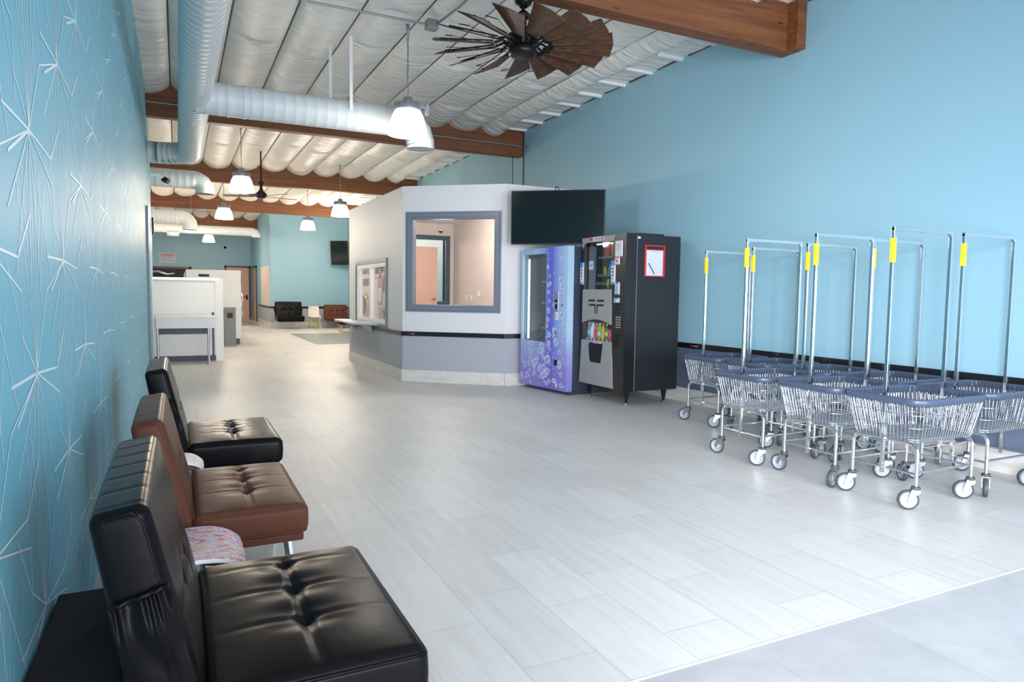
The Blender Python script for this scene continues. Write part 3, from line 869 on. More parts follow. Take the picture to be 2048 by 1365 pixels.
# door frame with display niches: outer slab pieces around the two windows
dz = MB()
X0, X1 = 0.0, 0.97
wx0, wx1 = f(7.54), f(6.90)
for (a0, a1, c0, c1) in ((X0, wx0, VZ0, VZ1), (wx1, X1, VZ0, VZ1), (wx0, wx1, 1.97, VZ1), (wx0, wx1, 0.98, 1.39), (wx0, wx1, VZ0, 0.75)):
    dz.box(a0, a1, 0.0, 0.155, c0, c1)
dz.box(wx0, wx1, 0.13, 0.155, 0.75, 1.97, 1)
door = dz.build('door', [M['vend_gloss'], M['dark_in']], vm)
b = MB(); b.prism(vpoly([(7.60, 2.045), (6.855, 2.045), (6.89, 1.975), (7.44, 1.985), (7.53, 1.975), (7.575, 1.91)]), -0.006, 0.0, 'y'); b.build('top_panel', M['vend_grey'], door)
arcp = [(6.895 + (7.555 - 6.895) * i / 14, 0.960 + 0.055 * sin(pi * i / 14)) for i in range(15)]
b = MB(); b.prism(vpoly([(7.55, 1.39), (6.908, 1.39)] + arcp), -0.012, 0.0, 'y'); mid = b.build('middle_panel', M['vend_grey'], door)
b = MB()
def bar(b, pts, y0=-0.0135, y1=-0.012, mi=0): b.prism(vpoly(pts), y0, y1, 'y', mi)
bar(b, [(7.405, 1.262), (7.255, 1.262), (7.255, 1.238), (7.405, 1.238)]); bar(b, [(7.205, 1.262), (7.05, 1.262), (7.05, 1.238), (7.205, 1.238)])
bar(b, [(7.395, 1.205), (7.24, 1.205), (7.24, 1.085), (7.258, 1.085), (7.262, 1.182), (7.395, 1.182)])
bar(b, [(7.06, 1.205), (7.215, 1.205), (7.215, 1.085), (7.197, 1.085), (7.193, 1.182), (7.06, 1.182)])
b.build('emblem', M['iron'], mid)
# lower grey panel with the delivery hole
hp = [(7.389, 0.69), (7.375, 0.708), (7.08, 0.715), (7.064, 0.70), (7.10, 0.50), (7.12, 0.48), (7.34, 0.478), (7.358, 0.495)]
b = MB()
outer = [(7.555, 0.745), (6.885, 0.755), (6.838, 0.19), (7.605, 0.183)]
b.prism(vpoly([outer[0], outer[1], (6.878, 0.72), (7.56, 0.72)]), -0.012, 0.0, 'y')
b.prism(vpoly([(7.56, 0.72), (7.389, 0.72), (7.358, 0.47), (7.58, 0.47)]), -0.012, 0.0, 'y')
b.prism(vpoly([(7.064, 0.72), (6.878, 0.72), (6.86, 0.47), (7.104, 0.47)]), -0.012, 0.0, 'y')
b.prism(vpoly([(7.58, 0.47), (6.86, 0.47), (6.838, 0.19), (7.605, 0.183)]), -0.012, 0.0, 'y')
low = b.build('lower_panel', M['vend_grey'], door)
b = MB(); b.prism(vpoly(hp), -0.0125, -0.004, 'y'); b.build('delivery_flap', M['iron'], low, bevel=0.001)
b = MB(); b.box(wx0, wx1, 0.012, 0.016, 1.39, 1.97); b.build('snack_window', M['dark_glass'], door)
b = MB(); b.box(wx0, wx1, 0.012, 0.016, 0.75, 1.0); b.build('bottle_window', M['glass'], door)
# inner column and shelves
b = MB(); b.box(f(7.46), f(7.36), 0.02, 0.06, 1.39, 1.86); b.build('inner_column', M['navy'], door)
b = MB(); b.box(f(7.455), f(7.355), 0.014, 0.018, 1.64, 1.75); b.box(f(7.44), f(7.37), 0.0125, 0.014, 1.69, 1.70, 1); b.build('notice_card', [M['clear_b'], M['navy']], door)
for zz in (1.785, 1.565): 
    b = MB()
    b.box(f(7.28), wx1, 0.03, 0.128, zz - 0.012, zz)
    for q in range(8): b.box(f(7.25) + q * 0.045, f(7.25) + q * 0.045 + 0.008, 0.025, 0.03, zz - 0.014, zz + 0.012, 1)
    b.build('snack_shelf', [M['iron'], M['white']], door)
b = MB()
b.box(f(7.36), wx1, 0.03, 0.128, 1.40, 1.405)
for q in range(9):
    b.tube([(f(7.34) + q * 0.05, 0.03 + 0.0006 * s_, 1.46 + 0.03 * sin(s_ * 0.5)) for s_ in range(0, 150, 10)], 0.003, 5, 1)
b.build('coil_shelf', [M['iron'], M['galv']], door)
b = MB(); b.box(wx0 + 0.01, wx1 - 0.01, 0.02, 0.128, 0.752, 0.768)
for q in range(7): b.box(wx0 + 0.05 + q * 0.09, wx0 + 0.09 + q * 0.09, 0.017, 0.02, 0.756, 0.768, 1)
b.build('bottle_shelf', [M['iron'], M['white']], door)
b = MB(); b.box(wx0 + 0.06, wx1 - 0.06, 0.02, 0.05, 0.985, 0.995); b.build('light_tube', M['tube_glow'], door)
b = MB(); b.box(f(7.3), wx1 - 0.01, 0.02, 0.035, 1.945, 1.96); b.build('light_tube', M['tube_glow'], door)
# right hand control column
b = MB(); b.box(f(6.885), f(6.64), -0.004, 0.0, 0.60, 0.85, 0); b.build('control_column', M['vend_gloss'], door)
b = MB()
for i in range(3):
    for j in range(5): b.box(f(6.80) + i * 0.035, f(6.80) + i * 0.035 + 0.016, -0.006, 0.0, 0.93 + j * 0.03, 0.946 + j * 0.03)
b.build('keypad', M['vend_grey'], door)
b = MB(); b.box(f(6.85), f(6.75), -0.008, 0.0, 1.15, 1.17); b.box(f(6.84), f(6.76), -0.01, 0.0, 1.10, 1.12); b.box(f(6.82), f(6.73), -0.01, 0, 1.195, 1.215); b.build('coin_slot', M['iron'], door)
b = MB(); b.box(f(6.83), f(6.75), -0.008, 0.0, 0.70, 0.86); b.build('coin_box', M['iron'], door)
def card(x0, x1, z0, z1, bands, name='sticker'):
    b = MB(); b.box(f(x0), f(x1), -0.0145, -0.012 if False else 0.0, z0, z1, 0)
    ms = [M['paper']]
    for (q0, q1, r0, r1, mm) in bands:
        if M[mm] not in ms: ms.append(M[mm])
        w_, h_ = x0 - x1, z1 - z0
        b.box(f(x0 - q0 * w_), f(x0 - q1 * w_), -0.016, -0.0145, z0 + r0 * h_, z0 + r1 * h_, ms.index(M[mm]))
    return b.build(name, ms, door)
card(6.835, 6.70, 1.78, 1.965, [(0.2, 0.8, 0.72, 0.76, 'red'), (0.15, 0.85, 0.6, 0.62, 'trim_grey'), (0.15, 0.85, 0.5, 0.52, 'trim_grey'), (0.15, 0.7, 0.4, 0.42, 'trim_grey')], 'paper_notice')
card(6.835, 6.755, 1.685, 1.775, [(0, 1, 0.88, 1, 'red'), (0, 1, 0, 0.1, 'orange_bag'), (0.3, 0.7, 0.3, 0.7, 'red_bag')], 'price_sticker')
for (xa, xb) in ((6.912, 6.838), (7.62, 7.55)):
    card(xa, xb, 1.452, 1.735, [(0, 1, 0.78, 1, 'blue_sticker'), (0, 1, 0, 0.1, 'blue_sticker'), (0.3, 0.7, 0.62, 0.70, 'navy'), (0.3, 0.7, 0.48, 0.56, 'navy'), (0.3, 0.7, 0.34, 0.42, 'navy'), (0.3, 0.7, 0.2, 0.28, 'vend_grey')], 'payment_sticker')
card(6.825, 6.745, 1.33, 1.475, [(0.15, 0.85, 0.86, 0.95, 'iron'), (0.2, 0.8, 0.2, 0.75, 'blue_bag'), (0.15, 0.85, 0.03, 0.1, 'iron')], 'payment_sticker')
card(6.84, 6.745, 1.235, 1.29, [(0, 1, 0.7, 1, 'blue_sticker'), (0.1, 0.5, 0.15, 0.6, 'vend_grey')], 'payment_sticker')
card(7.40, 7.10, 1.995, 2.045, [(0.02, 0.22, 0.1, 0.9, 'red'), (0.9, 1.0, 0.05, 0.95, 'red'), (0.3, 0.85, 0.6, 0.72, 'navy'), (0.3, 0.85, 0.3, 0.42, 'navy')], 'top_sticker')
card(7.27, 7.11, 0.715, 0.745, [(0.1, 0.9, 0.3, 0.7, 'red')], 'lower_sticker')
# seam of the door on the side
b = MB(); b.box(0.97, 0.9715, 0.152, 0.158, VZ0, VZ1 - 0.01); b.build('door_seam', M['trim_grey'], vm)
b = MB(); b.box(0.97, 0.972, 0.16, 0.20, VZ1 - 0.06, VZ1 - 0.035); b.build('rating_plate', M['paper'], vm)
for (xx, yy) in ((0.09, 0.10), (0.90, 0.10), (0.09, 0.66), (0.90, 0.66)):
    b = MB(); b.tube([(xx, yy, 0.03), (xx, yy, VZ0)], [0.014, 0.034], 12, 0); b.tube([(xx, yy, 0.0), (xx, yy, 0.03)], [0.018, 0.008], 12, 1)
    b.build('leg', [M['iron'], M['chrome']], vm)

Mv = T(vm.location) @ Rz(vm.rotation_euler.z)
# clipboard with pen on the flank
t = empty('clipboard', (5.13, 6.63, 1.735), 0, 'red framed clipboard holder with a sheet on the black machine flank', 'clipboard')
b = MB(); b.box(-0.148, 0.148, -0.012, 0, -0.187, 0.187, 0); b.build('holder', M['red'], t, bevel=0.003)
b = MB(); b.box(-0.125, 0.125, -0.0145, -0.012, 0.135, 0.172); b.build('clip_plate', M['dark_in'], t)
b = MB(); b.box(-0.128, 0.115, -0.0145, -0.012, -0.175, 0.125, 0); b.box(-0.05, 0.05, -0.0149, -0.0145, 0.108, 0.112, 1); b.build('sheet', [M['paper'], M['trim_grey']], t)
b = MB(); b.tube([(-0.10, -0.02, -0.03), (-0.01, -0.02, -0.155)], 0.005, 8)
o = b.build('pen', M['iron']); o.location = (5.13, 6.63, 1.735); tag(o, 'dark pen resting against the sheet of the red clipboard', 'pen')

# snacks and bottles inside
def bag(name, loc, w_, h_, m1, label, lean=0, seed=0):
    rr = random.Random(seed)
    b = MB()
    def fn(sgn):
        def g(u, v):
            x = (u - 0.5) * w_ * (1 - 0.12 * sin(pi * v)); z = v * h_
            e = (sin(pi * u) * sin(pi * v)) ** 0.5 if 0 < u < 1 and 0 < v < 1 else 0
            y = sgn * (0.02 * e + 0.001) + 0.003 * sin(u * 19 + seed) * e
            return (x, y, z)
        return g
    b.grid(fn(-1), 10, 12); b.grid(fn(1), 10, 12)
    o = b.build(name, m1, weld=False)
    o.matrix_world = Mv @ T(loc) @ Ry(lean)
    return tag(o, label, 'snack', 'snacks in the black vending machine')
bag('chip_bag', (f(7.13), 0.06, 1.79), 0.11, 0.15, M['red_bag'], 'red and orange chip bag on the top snack shelf, beside the all-orange bag', radians(8), 1)
bag('chip_bag', (f(6.97), 0.06, 1.79), 0.12, 0.17, M['orange_bag'], 'all-orange chip bag on the top snack shelf of the black machine', radians(-6), 2)
bag('chip_bag', (f(7.14), 0.06, 1.57), 0.045, 0.10, M['gold_bag'], 'thin gold snack bag alone on the second snack shelf', radians(-10), 3)
bag('chip_bag', (f(7.06), 0.06, 1.57), 0.08, 0.13, M['blue_bag'], 'pale blue snack bag in the middle of the second snack shelf', radians(18), 4)
bag('chip_bag', (f(6.97), 0.065, 1.57), 0.07, 0.16, M['paper'], 'white and blue snack bag at the end of the second snack shelf', radians(14), 5)
bag('candy_bar', (f(7.08), 0.06, 1.41), 0.05, 0.11, M['gold_bag'], 'bright yellow candy packet on the lowest snack shelf', radians(4), 6)
bag('candy_bar', (f(6.99), 0.06, 1.41), 0.035, 0.10, M['trim_grey'], 'grey candy packet on the lowest snack shelf', radians(-8), 7)
bag('candy_bar', (f(6.93), 0.06, 1.41), 0.04, 0.13, M['orange_bag'], 'slim orange candy packet at the end of the lowest snack shelf', radians(-4), 8)
cols_ = [('teal_b', 'dark teal bottle, first in the drinks row of the black machine'), ('clear_b', 'clear pale bottle beside the teal one in the drinks row'),
         ('pinkred_b', 'red bottle beside the clear one in the drinks row'), ('green_b', 'bright green bottle with a label in the drinks row'),
         ('gold_bag', 'yellow topped bottle in the middle of the drinks row'), ('holly', 'dark green bottle in the drinks row'),
         ('pinkred_b', 'short red can near the end of the drinks row'), ('purple_b', 'short purple can at the end of the drinks row')]
for i, (cm, lb) in enumerate(cols_):
    can = i >= 6
    b = MB()
    if can: b.lathe([(0.001, 0), (0.03, 0), (0.034, 0.008), (0.034, 0.12), (0.028, 0.13), (0.001, 0.128)], 16)
    else:
        b.lathe([(0.001, 0), (0.03, 0), (0.034, 0.01), (0.034, 0.115), (0.03, 0.135), (0.014, 0.17), (0.014, 0.178)], 16)
        b.lathe([(0.016, 0.176), (0.016, 0.194), (0.001, 0.195)], 12, 1)
        b.lathe([(0.0345, 0.045), (0.0345, 0.095)], 16, 2)
    o = b.build('can' if can else 'bottle', [M[cm], M['white'] if i % 2 else M['orange_bag'], M['paper'] if i in (1, 3) else M[['blue_bag', 'white', 'red_bag', 'lime', 'green_b', 'gold_bag'][min(i, 5)]]])
    o.matrix_world = Mv @ T((wx0 + 0.05 + i * 0.079, 0.07, 0.768)); tag(o, lb, 'drink', 'drinks in the black vending machine')

# ------------------------------------------------------------------ leather futon chairs
def futon_parts(root, lm, brown, Wd=0.80, zs=1.0, back_top=0.87, tufts=3, legs=True, sd=0.52):
    """local x = forward, y = across, z = up"""
    st = 0.135 if brown else 0.16
    hx, hy, hz = sd / 2, Wd / 2, st / 2
    ty = [0.085 + (i - (tufts - 1) / 2) * 0.21 for i in range(tufts)]
    def seat_fn(p, nrm):
        q = p.copy()
        if nrm.z > 0.3:
            u, v = p.x / hx, p.y / hy
            q.z += 0.018 * max(0, 1 - u * u) * max(0, 1 - v ** 4) - 0.004
            dx = p.x - 0.0
            q.z -= 0.010 * exp(-(dx / 0.013) ** 2) * (1 - abs(v) ** 3)
            for yy in ty:
                r = sqrt(dx * dx + (p.y - yy) ** 2)
                q.z -= 0.018 * exp(-(r / 0.022) ** 2) + 0.011 * exp(-(r / 0.07) ** 2)
                q.z -= 0.006 * exp(-((p.y - yy) / 0.012) ** 2) * (1 - abs(u)) 
                q.z += 0.004 * sin((p.y - yy) * 60 + 1.3) * exp(-((dx) / 0.09) ** 2) * exp(-((p.y - yy) / 0.07) ** 2)
        elif abs(nrm.z) < 0.5:
            q.x += 0.006 * (nrm.x) * (1 - (p.z / hz) ** 2) * 1.2
            q.y += 0.006 * (nrm.y) * (1 - (p.z / hz) ** 2) * 1.2
        return q
    b = MB(); b.rbox(hx, hy, hz, 0.03, 0.012, seat_fn)
    s = b.build('seat', lm, root, weld=True); s.location = (0.05 + hx - 0.01, 0, 0.43 * zs - hz)
    # piping round the upper and lower seat edge
    b = MB()
    def loop(x_, y_, r, z, n=6):
        out = []
        for cx, cy, a0 in ((x_ - r, y_ - r, 0), (-x_ + r, y_ - r, pi / 2), (-x_ + r, -y_ + r, pi), (x_ - r, -y_ + r, 3 * pi / 2)):
            for i in range(n + 1):
                a = a0 + pi / 2 * i / n; out.append((cx + r * cos(a), cy + r * sin(a), z))
        return out
    b.tube(loop(hx - 0.002, hy - 0.002, 0.03, hz - 0.022), 0.0042, 6, closed=True)
    if brown: b.tube(loop(hx - 0.002, hy - 0.002, 0.03, -hz + 0.014), 0.0042, 6, closed=True)
    b.build('seat_piping', lm, s)
    # base frame board under the seat
    b = MB(); b.rbox(hx - 0.015, hy - 0.012, 0.017, 0.008, 0.2)
    o = b.build('base_frame', lm, root, weld=True); o.location = (0.05 + hx - 0.01, 0, 0.43 * zs - st - 0.012)
    # back
    bh = (back_top - 0.30) / 2 / cos(radians(9)); bt = 0.072
    def taper(x, k): return x * (1 - 0.20 * k) - 0.022 * k
    def back_fn(p, nrm):
        q = p.copy()
        if nrm.x > 0.3:
            u, v = p.z / bh, p.y / hy
            q.x += 0.016 * max(0, 1 - u * u) * max(0, 1 - v ** 4)
            dzv = p.z - 0.02
            q.x -= 0.008 * exp(-(dzv / 0.013) ** 2) * (1 - abs(v) ** 3)
            for yy in ty:
                r = sqrt(dzv * dzv + (p.y - yy) ** 2)
                q.x -= 0.018 * exp(-(r / 0.024) ** 2) + 0.01 * exp(-(r / 0.07) ** 2)
                q.x -= 0.005 * exp(-((p.y - yy) / 0.012) ** 2) * (1 - abs(u))
        if nrm.z > 0.3:
            q.z += 0.006 * (1 - (p.y / hy) ** 2)
            for yy in [(-0.9 + 0.3 * i) * hy for i in range(7)]:
                q.z -= 0.0022 * exp(-((p.y - yy) / 0.004) ** 2)
        if abs(nrm.y) > 0.5:
            q.y += 0.008 * nrm.y * (1 - (p.x / bt) ** 2) * (1 - (p.z / bh) ** 2)
        k = (p.z / bh + 1) / 2
        q.x = taper(q.x, k)
        return q
    b = MB(); b.rbox(bt, hy, bh, 0.028, 0.012, back_fn)
    bk = b.build('backrest', lm, root, weld=True)
    bk.rotation_euler = (0, radians(-9), 0)
    bk.location = (-0.055 - 0.0 * bh, 0, 0.30 + bh * cos(radians(9)))
    for sy in (-1, 1):
        b = MB()
        pts = [(bt - 0.022, sy * (hy - 0.001), -bh * 0.96), (bt - 0.02, sy * (hy + 0.001), 0), (bt - 0.022, sy * (hy - 0.001), bh * 0.88), (bt - 0.04, sy * (hy - 0.003), bh * 0.965), (-bt + 0.04, sy * (hy - 0.003), bh * 0.965), (-bt + 0.02, sy * (hy - 0.001), bh * 0.88)]
        pts = [(taper(p[0], (p[2] / bh + 1) / 2), p[1], p[2]) for p in pts]
        b.tube(pts, 0.004, 6)
        b.build('back_piping', lm, bk)
    if not brown:
        # gathered pockets on the flanks of the back
        for sy in (-1, 1):
            b = MB()
            ztop = 0.36 * bh
            def g(u, v):
                z = -bh * 0.96 + v * (ztop + bh * 0.96)
                x = taper((u - 0.5) * 2 * (bt - 0.004), (z / bh + 1) / 2)
                z += 0.014 * (u - 0.5)
                fall = exp(-((1 - v) / 0.22) ** 1.5)
                rip = (0.5 + 0.5 * sin(u * 31 + 2.2 * sin(u * 9) + 2.5 * (1 - v) * sin(u * 5))) * 0.011 * fall
                fold = 0.006 * sin(u * 11 + v * 9) * exp(-((v - 0.72) / 0.16) ** 2)
                blob = 0.020 * sin(pi * u) ** 0.6 * exp(-((v - 0.80) / 0.13) ** 2)
                y = hy + 0.009 + rip + blob + fold - (0.010 if v > 0.995 else 0)
                return (x, sy * y, z)
            b.grid(g, 56, 44)
            b.tube([tuple(Vector(g(q / 14, 0.985)) + Vector((0, sy * 0.003 * (q % 2), 0.004))) for q in range(15)], 0.006, 8)
            b.build('side_pocket', lm, bk)
    if legs:
        for sx in (0.09, sd - 0.035):
            for sy in (-1, 1):
                y0 = sy * (hy - 0.05)
                b = MB(); b.tube([(sx, y0, 0.43 * zs - st - 0.02), (sx + (0.03 if sx > 0.2 else -0.03), y0 + sy * 0.02, 0.0)], [0.022, 0.017], 16)
                b.build('leg', M['chrome'] if brown is not None else M['pale_wood'], root)

f1 = empty('futon_chair', (0, 2.0, 0), 0, 'black leather futon chair closest to the camera, with a gathered side pocket', 'futon chair', 'futon chairs along the wallpapered wall')
futon_parts(f1, M['leather_black'], False)
f2 = empty('futon_chair', (0, 3.335, 0), 0, 'brown leather futon chair between the two black ones at the wallpaper', 'futon chair', 'futon chairs along the wallpapered wall')
futon_parts(f2, M['leather_brown'], True, 0.81, 1.0, 0.82, sd=0.44)
f3 = copy_tree(f1); f3.location = (0, 4.72, 0); f3['label'] = 'black leather futon chair behind the brown one along the wallpapered wall'
f4 = copy_tree(f1); f4.location = (3.46, 24.75, 0); f4.rotation_euler = (0, 0, -pi / 2); f4.scale = (1.1, 1.1, 1.06)
f4['label'] = 'black tufted leather futon chair at the far lounge wall'; f4['group'] = 'futon chairs in the far lounge'
f5 = copy_tree(f2); f5.location = (5.10, 24.88, 0); f5.rotation_euler = (0, 0, -pi / 2 - radians(8)); f5.scale = (1.1, 1.0, 1.0)
f5['label'] = 'brown tufted leather futon chair at the far lounge wall below the television'; f5['group'] = 'futon chairs in the far lounge'
t = empty('ottoman', (4.95, 22.1, 0), 0, 'black leather ottoman on pale legs in front of the far brown futon', 'ottoman')
b = MB(); b.rbox(0.34, 0.25, 0.075, 0.025, 0.05); b.build('seat', M['leather_black'], t, weld=True, loc=(0, 0, 0.33))
for sx in (-0.27, 0.27):
    for sy in (-0.18, 0.18):
        b = MB(); b.tube([(sx, sy, 0), (sx, sy, 0.27)], [0.018, 0.026], 10); b.build('leg', M['pale_wood'], t)
# black block standing in for the shaded lower back of the first futon
b = MB(); b.rbox(0.105, 0.36, 0.19, 0.012, 0.08); o = b.build('futon_shade_block', M['shade_dark'], weld=True); o.location = (-0.245, 2.10, 0.19)
tag(o, 'low black block standing in for the shaded lower back of the first futon', 'box')

# small moulded chairs with print
def small_chair(name, loc, rz, mseat, mleg, label, sc=1.0, back=True, group=None):
    t = empty(name, loc, rz, label, 'chair', group)
    t.scale = (sc, sc, sc)
    b = MB()
    def shell(th):
        def g(u, v):
            # v 0..0.5 seat front->rear, 0.5..1 back
            w_ = 0.19 * (1 - 0.10 * abs(2 * v - 0.9)) * (0.96 if v < 0.05 or v > 0.97 else 1)
            x = (u - 0.5) * 2 * w_
            if v < 0.5:
                s_ = v / 0.5
                y = 0.18 - 0.34 * s_; z = 0.40 - 0.015 * sin(pi * s_) - (0.02 * (1 - s_) ** 6)
            else:
                s_ = (v - 0.5) / 0.5
                y = -0.16 - 0.05 * sin(s_ * pi / 2) - 0.03 * s_; z = 0.40 + 0.36 * s_
                if not back: z = 0.40 + 0.03 * s_
            z += 0.02 * (2 * u - 1) ** 2 * (1 if v < 0.5 else 0)
            y += 0.02 * (2 * u - 1) ** 2 * (1 if v >= 0.5 else 0)
            return (x, y, z - th)
        return g
    b.grid(shell(0), 16, 28); b.grid(shell(0.012), 16, 28, 1)
    b.build('shell', [mseat, M['white']], t)
    for sx in (-1, 1):
        for sy in (-1, 1):
            b = MB(); b.tube([(sx * 0.11, sy * 0.10 - 0.01, 0.385), (sx * 0.17, sy * 0.17 - 0.01, 0.0)], [0.016, 0.011], 10); b.build('leg', mleg, t)
    return t
small_chair('side_chair', (4.30, 24.5, 0), pi, M['pale_print'], M['lime'], 'pale patterned small chair with yellow legs between the far futons', 1.02)
def seat_stool(name, loc, r, m1, label, square=True, h=0.405):
    t = empty(name, loc, 0, label, 'stool')
    b = MB()
    def top(th):
        def g(u, v):
            a, c = 2 * u - 1, 2 * v - 1
            x = a * sqrt(1 - 0.2 * c ** 4) * r; y = c * sqrt(1 - 0.2 * a ** 4) * r
            z = h + 0.018 - 0.034 * (max(0, a) ** 3) - 0.008 * (1 - c * c)
            return (x, y, z - th)
        return g
    b.grid(top(0), 24, 24); b.grid(top(0.014), 24, 24, 1)
    # rim
    o1, o2 = top(0), top(0.014)
    ring = [(i / 24, 0) for i in range(24)] + [(1, i / 24) for i in range(24)] + [(1 - i / 24, 1) for i in range(24)] + [(0, 1 - i / 24) for i in range(24)]
    vs = [o1(*q) for q in ring] + [o2(*q) for q in ring]; n_ = len(ring)
    b.add(vs, [(i, (i + 1) % n_, (i + 1) % n_ + n_, i + n_) for i in range(n_)], 1, True)
    b.build('seat', [m1, M['white']], t)
    for sx in (-1, 1):
        for sy in (-1, 1):
            b = MB()
            b.tube([(sx * r * 0.2, sy * r * 0.55, h - 0.018), (sx * r * 0.6, sy * r * 0.6, h - 0.03), (sx * r * 0.75, sy * r * 0.65, h - 0.09), (sx * r * 0.85, sy * r * 0.7, 0)], 0.013, 10)
            b.build('leg', M['brown_wood'], t)
    return t
seat_stool('stool', (0.02, 2.635, 0), 0.18, M['feather'], 'small stool with pink feather print seat between the black and brown futons')
seat_stool('stool', (-0.01, 4.0, 0), 0.12, M['pale_print'], 'small white patterned stool between the brown and rear black futons', h=0.41)

# ------------------------------------------------------------------ laundry carts
def rr_loop(hx, hy, r, z, n=5, cnt=None):
    out = []
    for cx, cy, a0 in ((hx - r, hy - r, 0), (-hx + r, hy - r, pi / 2), (-hx + r, -hy + r, pi), (hx - r, -hy + r, 3 * pi / 2)):
        for i in range(n + 1):
            a = a0 + pi / 2 * i / n; out.append((cx + r * cos(a), cy + r * sin(a), z))
    return out
def resample(loop, step):
    P_ = [Vector(p) for p in loop]; P_.append(P_[0])
    L = sum((P_[i + 1] - P_[i]).length for i in range(len(P_) - 1)); n = int(round(L / step)); st = L / n
    out = []; acc = 0; nxt = 0
    for i in range(len(P_) - 1):
        d = (P_[i + 1] - P_[i]).length
        while nxt < acc + d - 1e-9 and len(out) < n:
            out.append(P_[i].lerp(P_[i + 1], (nxt - acc) / d)); nxt += st
        acc += d
    return out
BT, BB = 0.705, 0.43          # rim and basket floor heights
TX, TY, BX, BYY = 0.36, 0.275, 0.315, 0.225
def make_cart(loc, label):
    t = empty('laundry_cart', loc, 0, label, 'laundry cart', 'chrome laundry carts parked by the blue wall')
    # wire basket
    b = MB()
    def at(p, s):   # p on the rim loop (unit), s 0 top..1 bottom
        return Vector((p.x * (1 - s) + p.x * BX / TX * s, p.y * (1 - s) + p.y * BYY / TY * s, BT - 0.02 - (BT - 0.02 - BB) * s))
    top = resample(rr_loop(TX, TY, 0.085, 0), 0.029)
    for i, p in enumerate(top):
        b.tube([at(p, 0), at(p, 1)], 0.0026, 4, caps=False)
    for s in (0.06, 0.33, 0.66, 0.95, 1.0):
        b.tube([at(p, s) for p in top], 0.003 if s in (0.33, 0.66) else 0.0036, 5, closed=True)
    x = -BX + 0.02
    while x < BX - 0.01:
        b.tube([(x, -BYY + 0.004, BB), (x, BYY - 0.004, BB)], 0.0024, 4, caps=False); x += 0.026
    y = -BYY + 0.02
    while y < BYY - 0.01:
        b.tube([(-BX + 0.004, y, BB - 0.003), (BX - 0.004, y, BB - 0.003)], 0.0024, 4, caps=False); y += 0.034
    b.build('wire_basket', M['galv'], t, recalc=False)
    # plastic bumper rim: inside face with ribs
    b = MB()
    lp = rr_loop(TX, TY, 0.085, 0, 8)
    prof = [(0.008, 0.0), (0.013, -0.01), (0.012, -0.034), (0.004, -0.040), (-0.006, -0.040), (-0.010, -0.03), (-0.010, -0.006), (-0.003, 0.003)]
    N_ = len(lp); vs = []
    for i in range(N_):
        p = Vector(lp[i]); tt = (Vector(lp[(i + 1) % N_]) - Vector(lp[i - 1])).normalized(); nn_ = Vector((tt.y, -tt.x, 0))
        for (o_, z_) in prof: vs.append((p.x + nn_.x * o_, p.y + nn_.y * o_, BT + z_))
    k = len(prof)
    b.add(vs, [(i * k + j, i * k + (j + 1) % k, ((i + 1) % N_) * k + (j + 1) % k, ((i + 1) % N_) * k + j) for i in range(N_) for j in range(k)], 0, True)
    for p in top:
        q = Vector((p.x, p.y, 0)); d = Vector((p.x / TX, p.y / TY, 0)).normalized()
        b.box(q.x - d.x * 0.012 - 0.006, q.x - d.x * 0.012 + 0.006, q.y - d.y * 0.012 - 0.006, q.y - d.y * 0.012 + 0.006, BT - 0.05, BT - 0.008)
    b.build('bumper_rim', M['rim'], t)
    # two arched leg frames, rails
    lx, ly = 0.285, 0.225
    for sx in (-1, 1):
        b = MB(); r = 0.06; zt = BB - 0.014
        pts = [(sx * lx, -ly, 0.165), (sx * lx, -ly, zt - r)] + [(sx * lx, -ly + r - r * cos(a), zt - r + r * sin(a)) for a in [pi / 2 * i / 6 for i in range(1, 7)]] \
            + [(sx * lx, ly - r + r * sin(a), zt - r + r * cos(a)) for a in [pi / 2 * i / 6 for i in range(0, 7)]] + [(sx * lx, ly, 0.165)]
        b.tube(pts, 0.0125, 12)
        b.tube([(sx * lx, -ly, 0.225), (sx * lx, ly, 0.225)], 0.008, 8)
        b.build('leg_frame', M['chrome'], t)
    for sy in (-1, 1):
        b = MB(); b.tube([(-lx, sy * ly, 0.235), (lx, sy * ly, 0.235)], 0.009, 8); b.build('side_rail', M['chrome'], t)
    # rack: two posts and the hanging bar
    for sx in (-1, 1):
        b = MB()
        b.box(sx * 0.30 - 0.011, sx * 0.30 + 0.011, -0.011, 0.011, 0.19, 1.78)
        if sx < 0: b.box(-0.313, -0.287, -0.013, 0.013, 1.56, 1.715, 1)
        b.build('rack_post', [M['chrome'], M['yellow']], t, bevel=0.002)
    b = MB(); b.box(-0.311, 0.311, -0.012, 0.012, 1.765, 1.79)
    for sx in (-1, 1):
        b.prism([(sx * 0.30, 1.765), (sx * 0.27, 1.765), (sx * 0.30, 1.735)], -0.010, 0.010, 'y')
    b.build('rack_bar', M['chrome'], t, bevel=0.002)
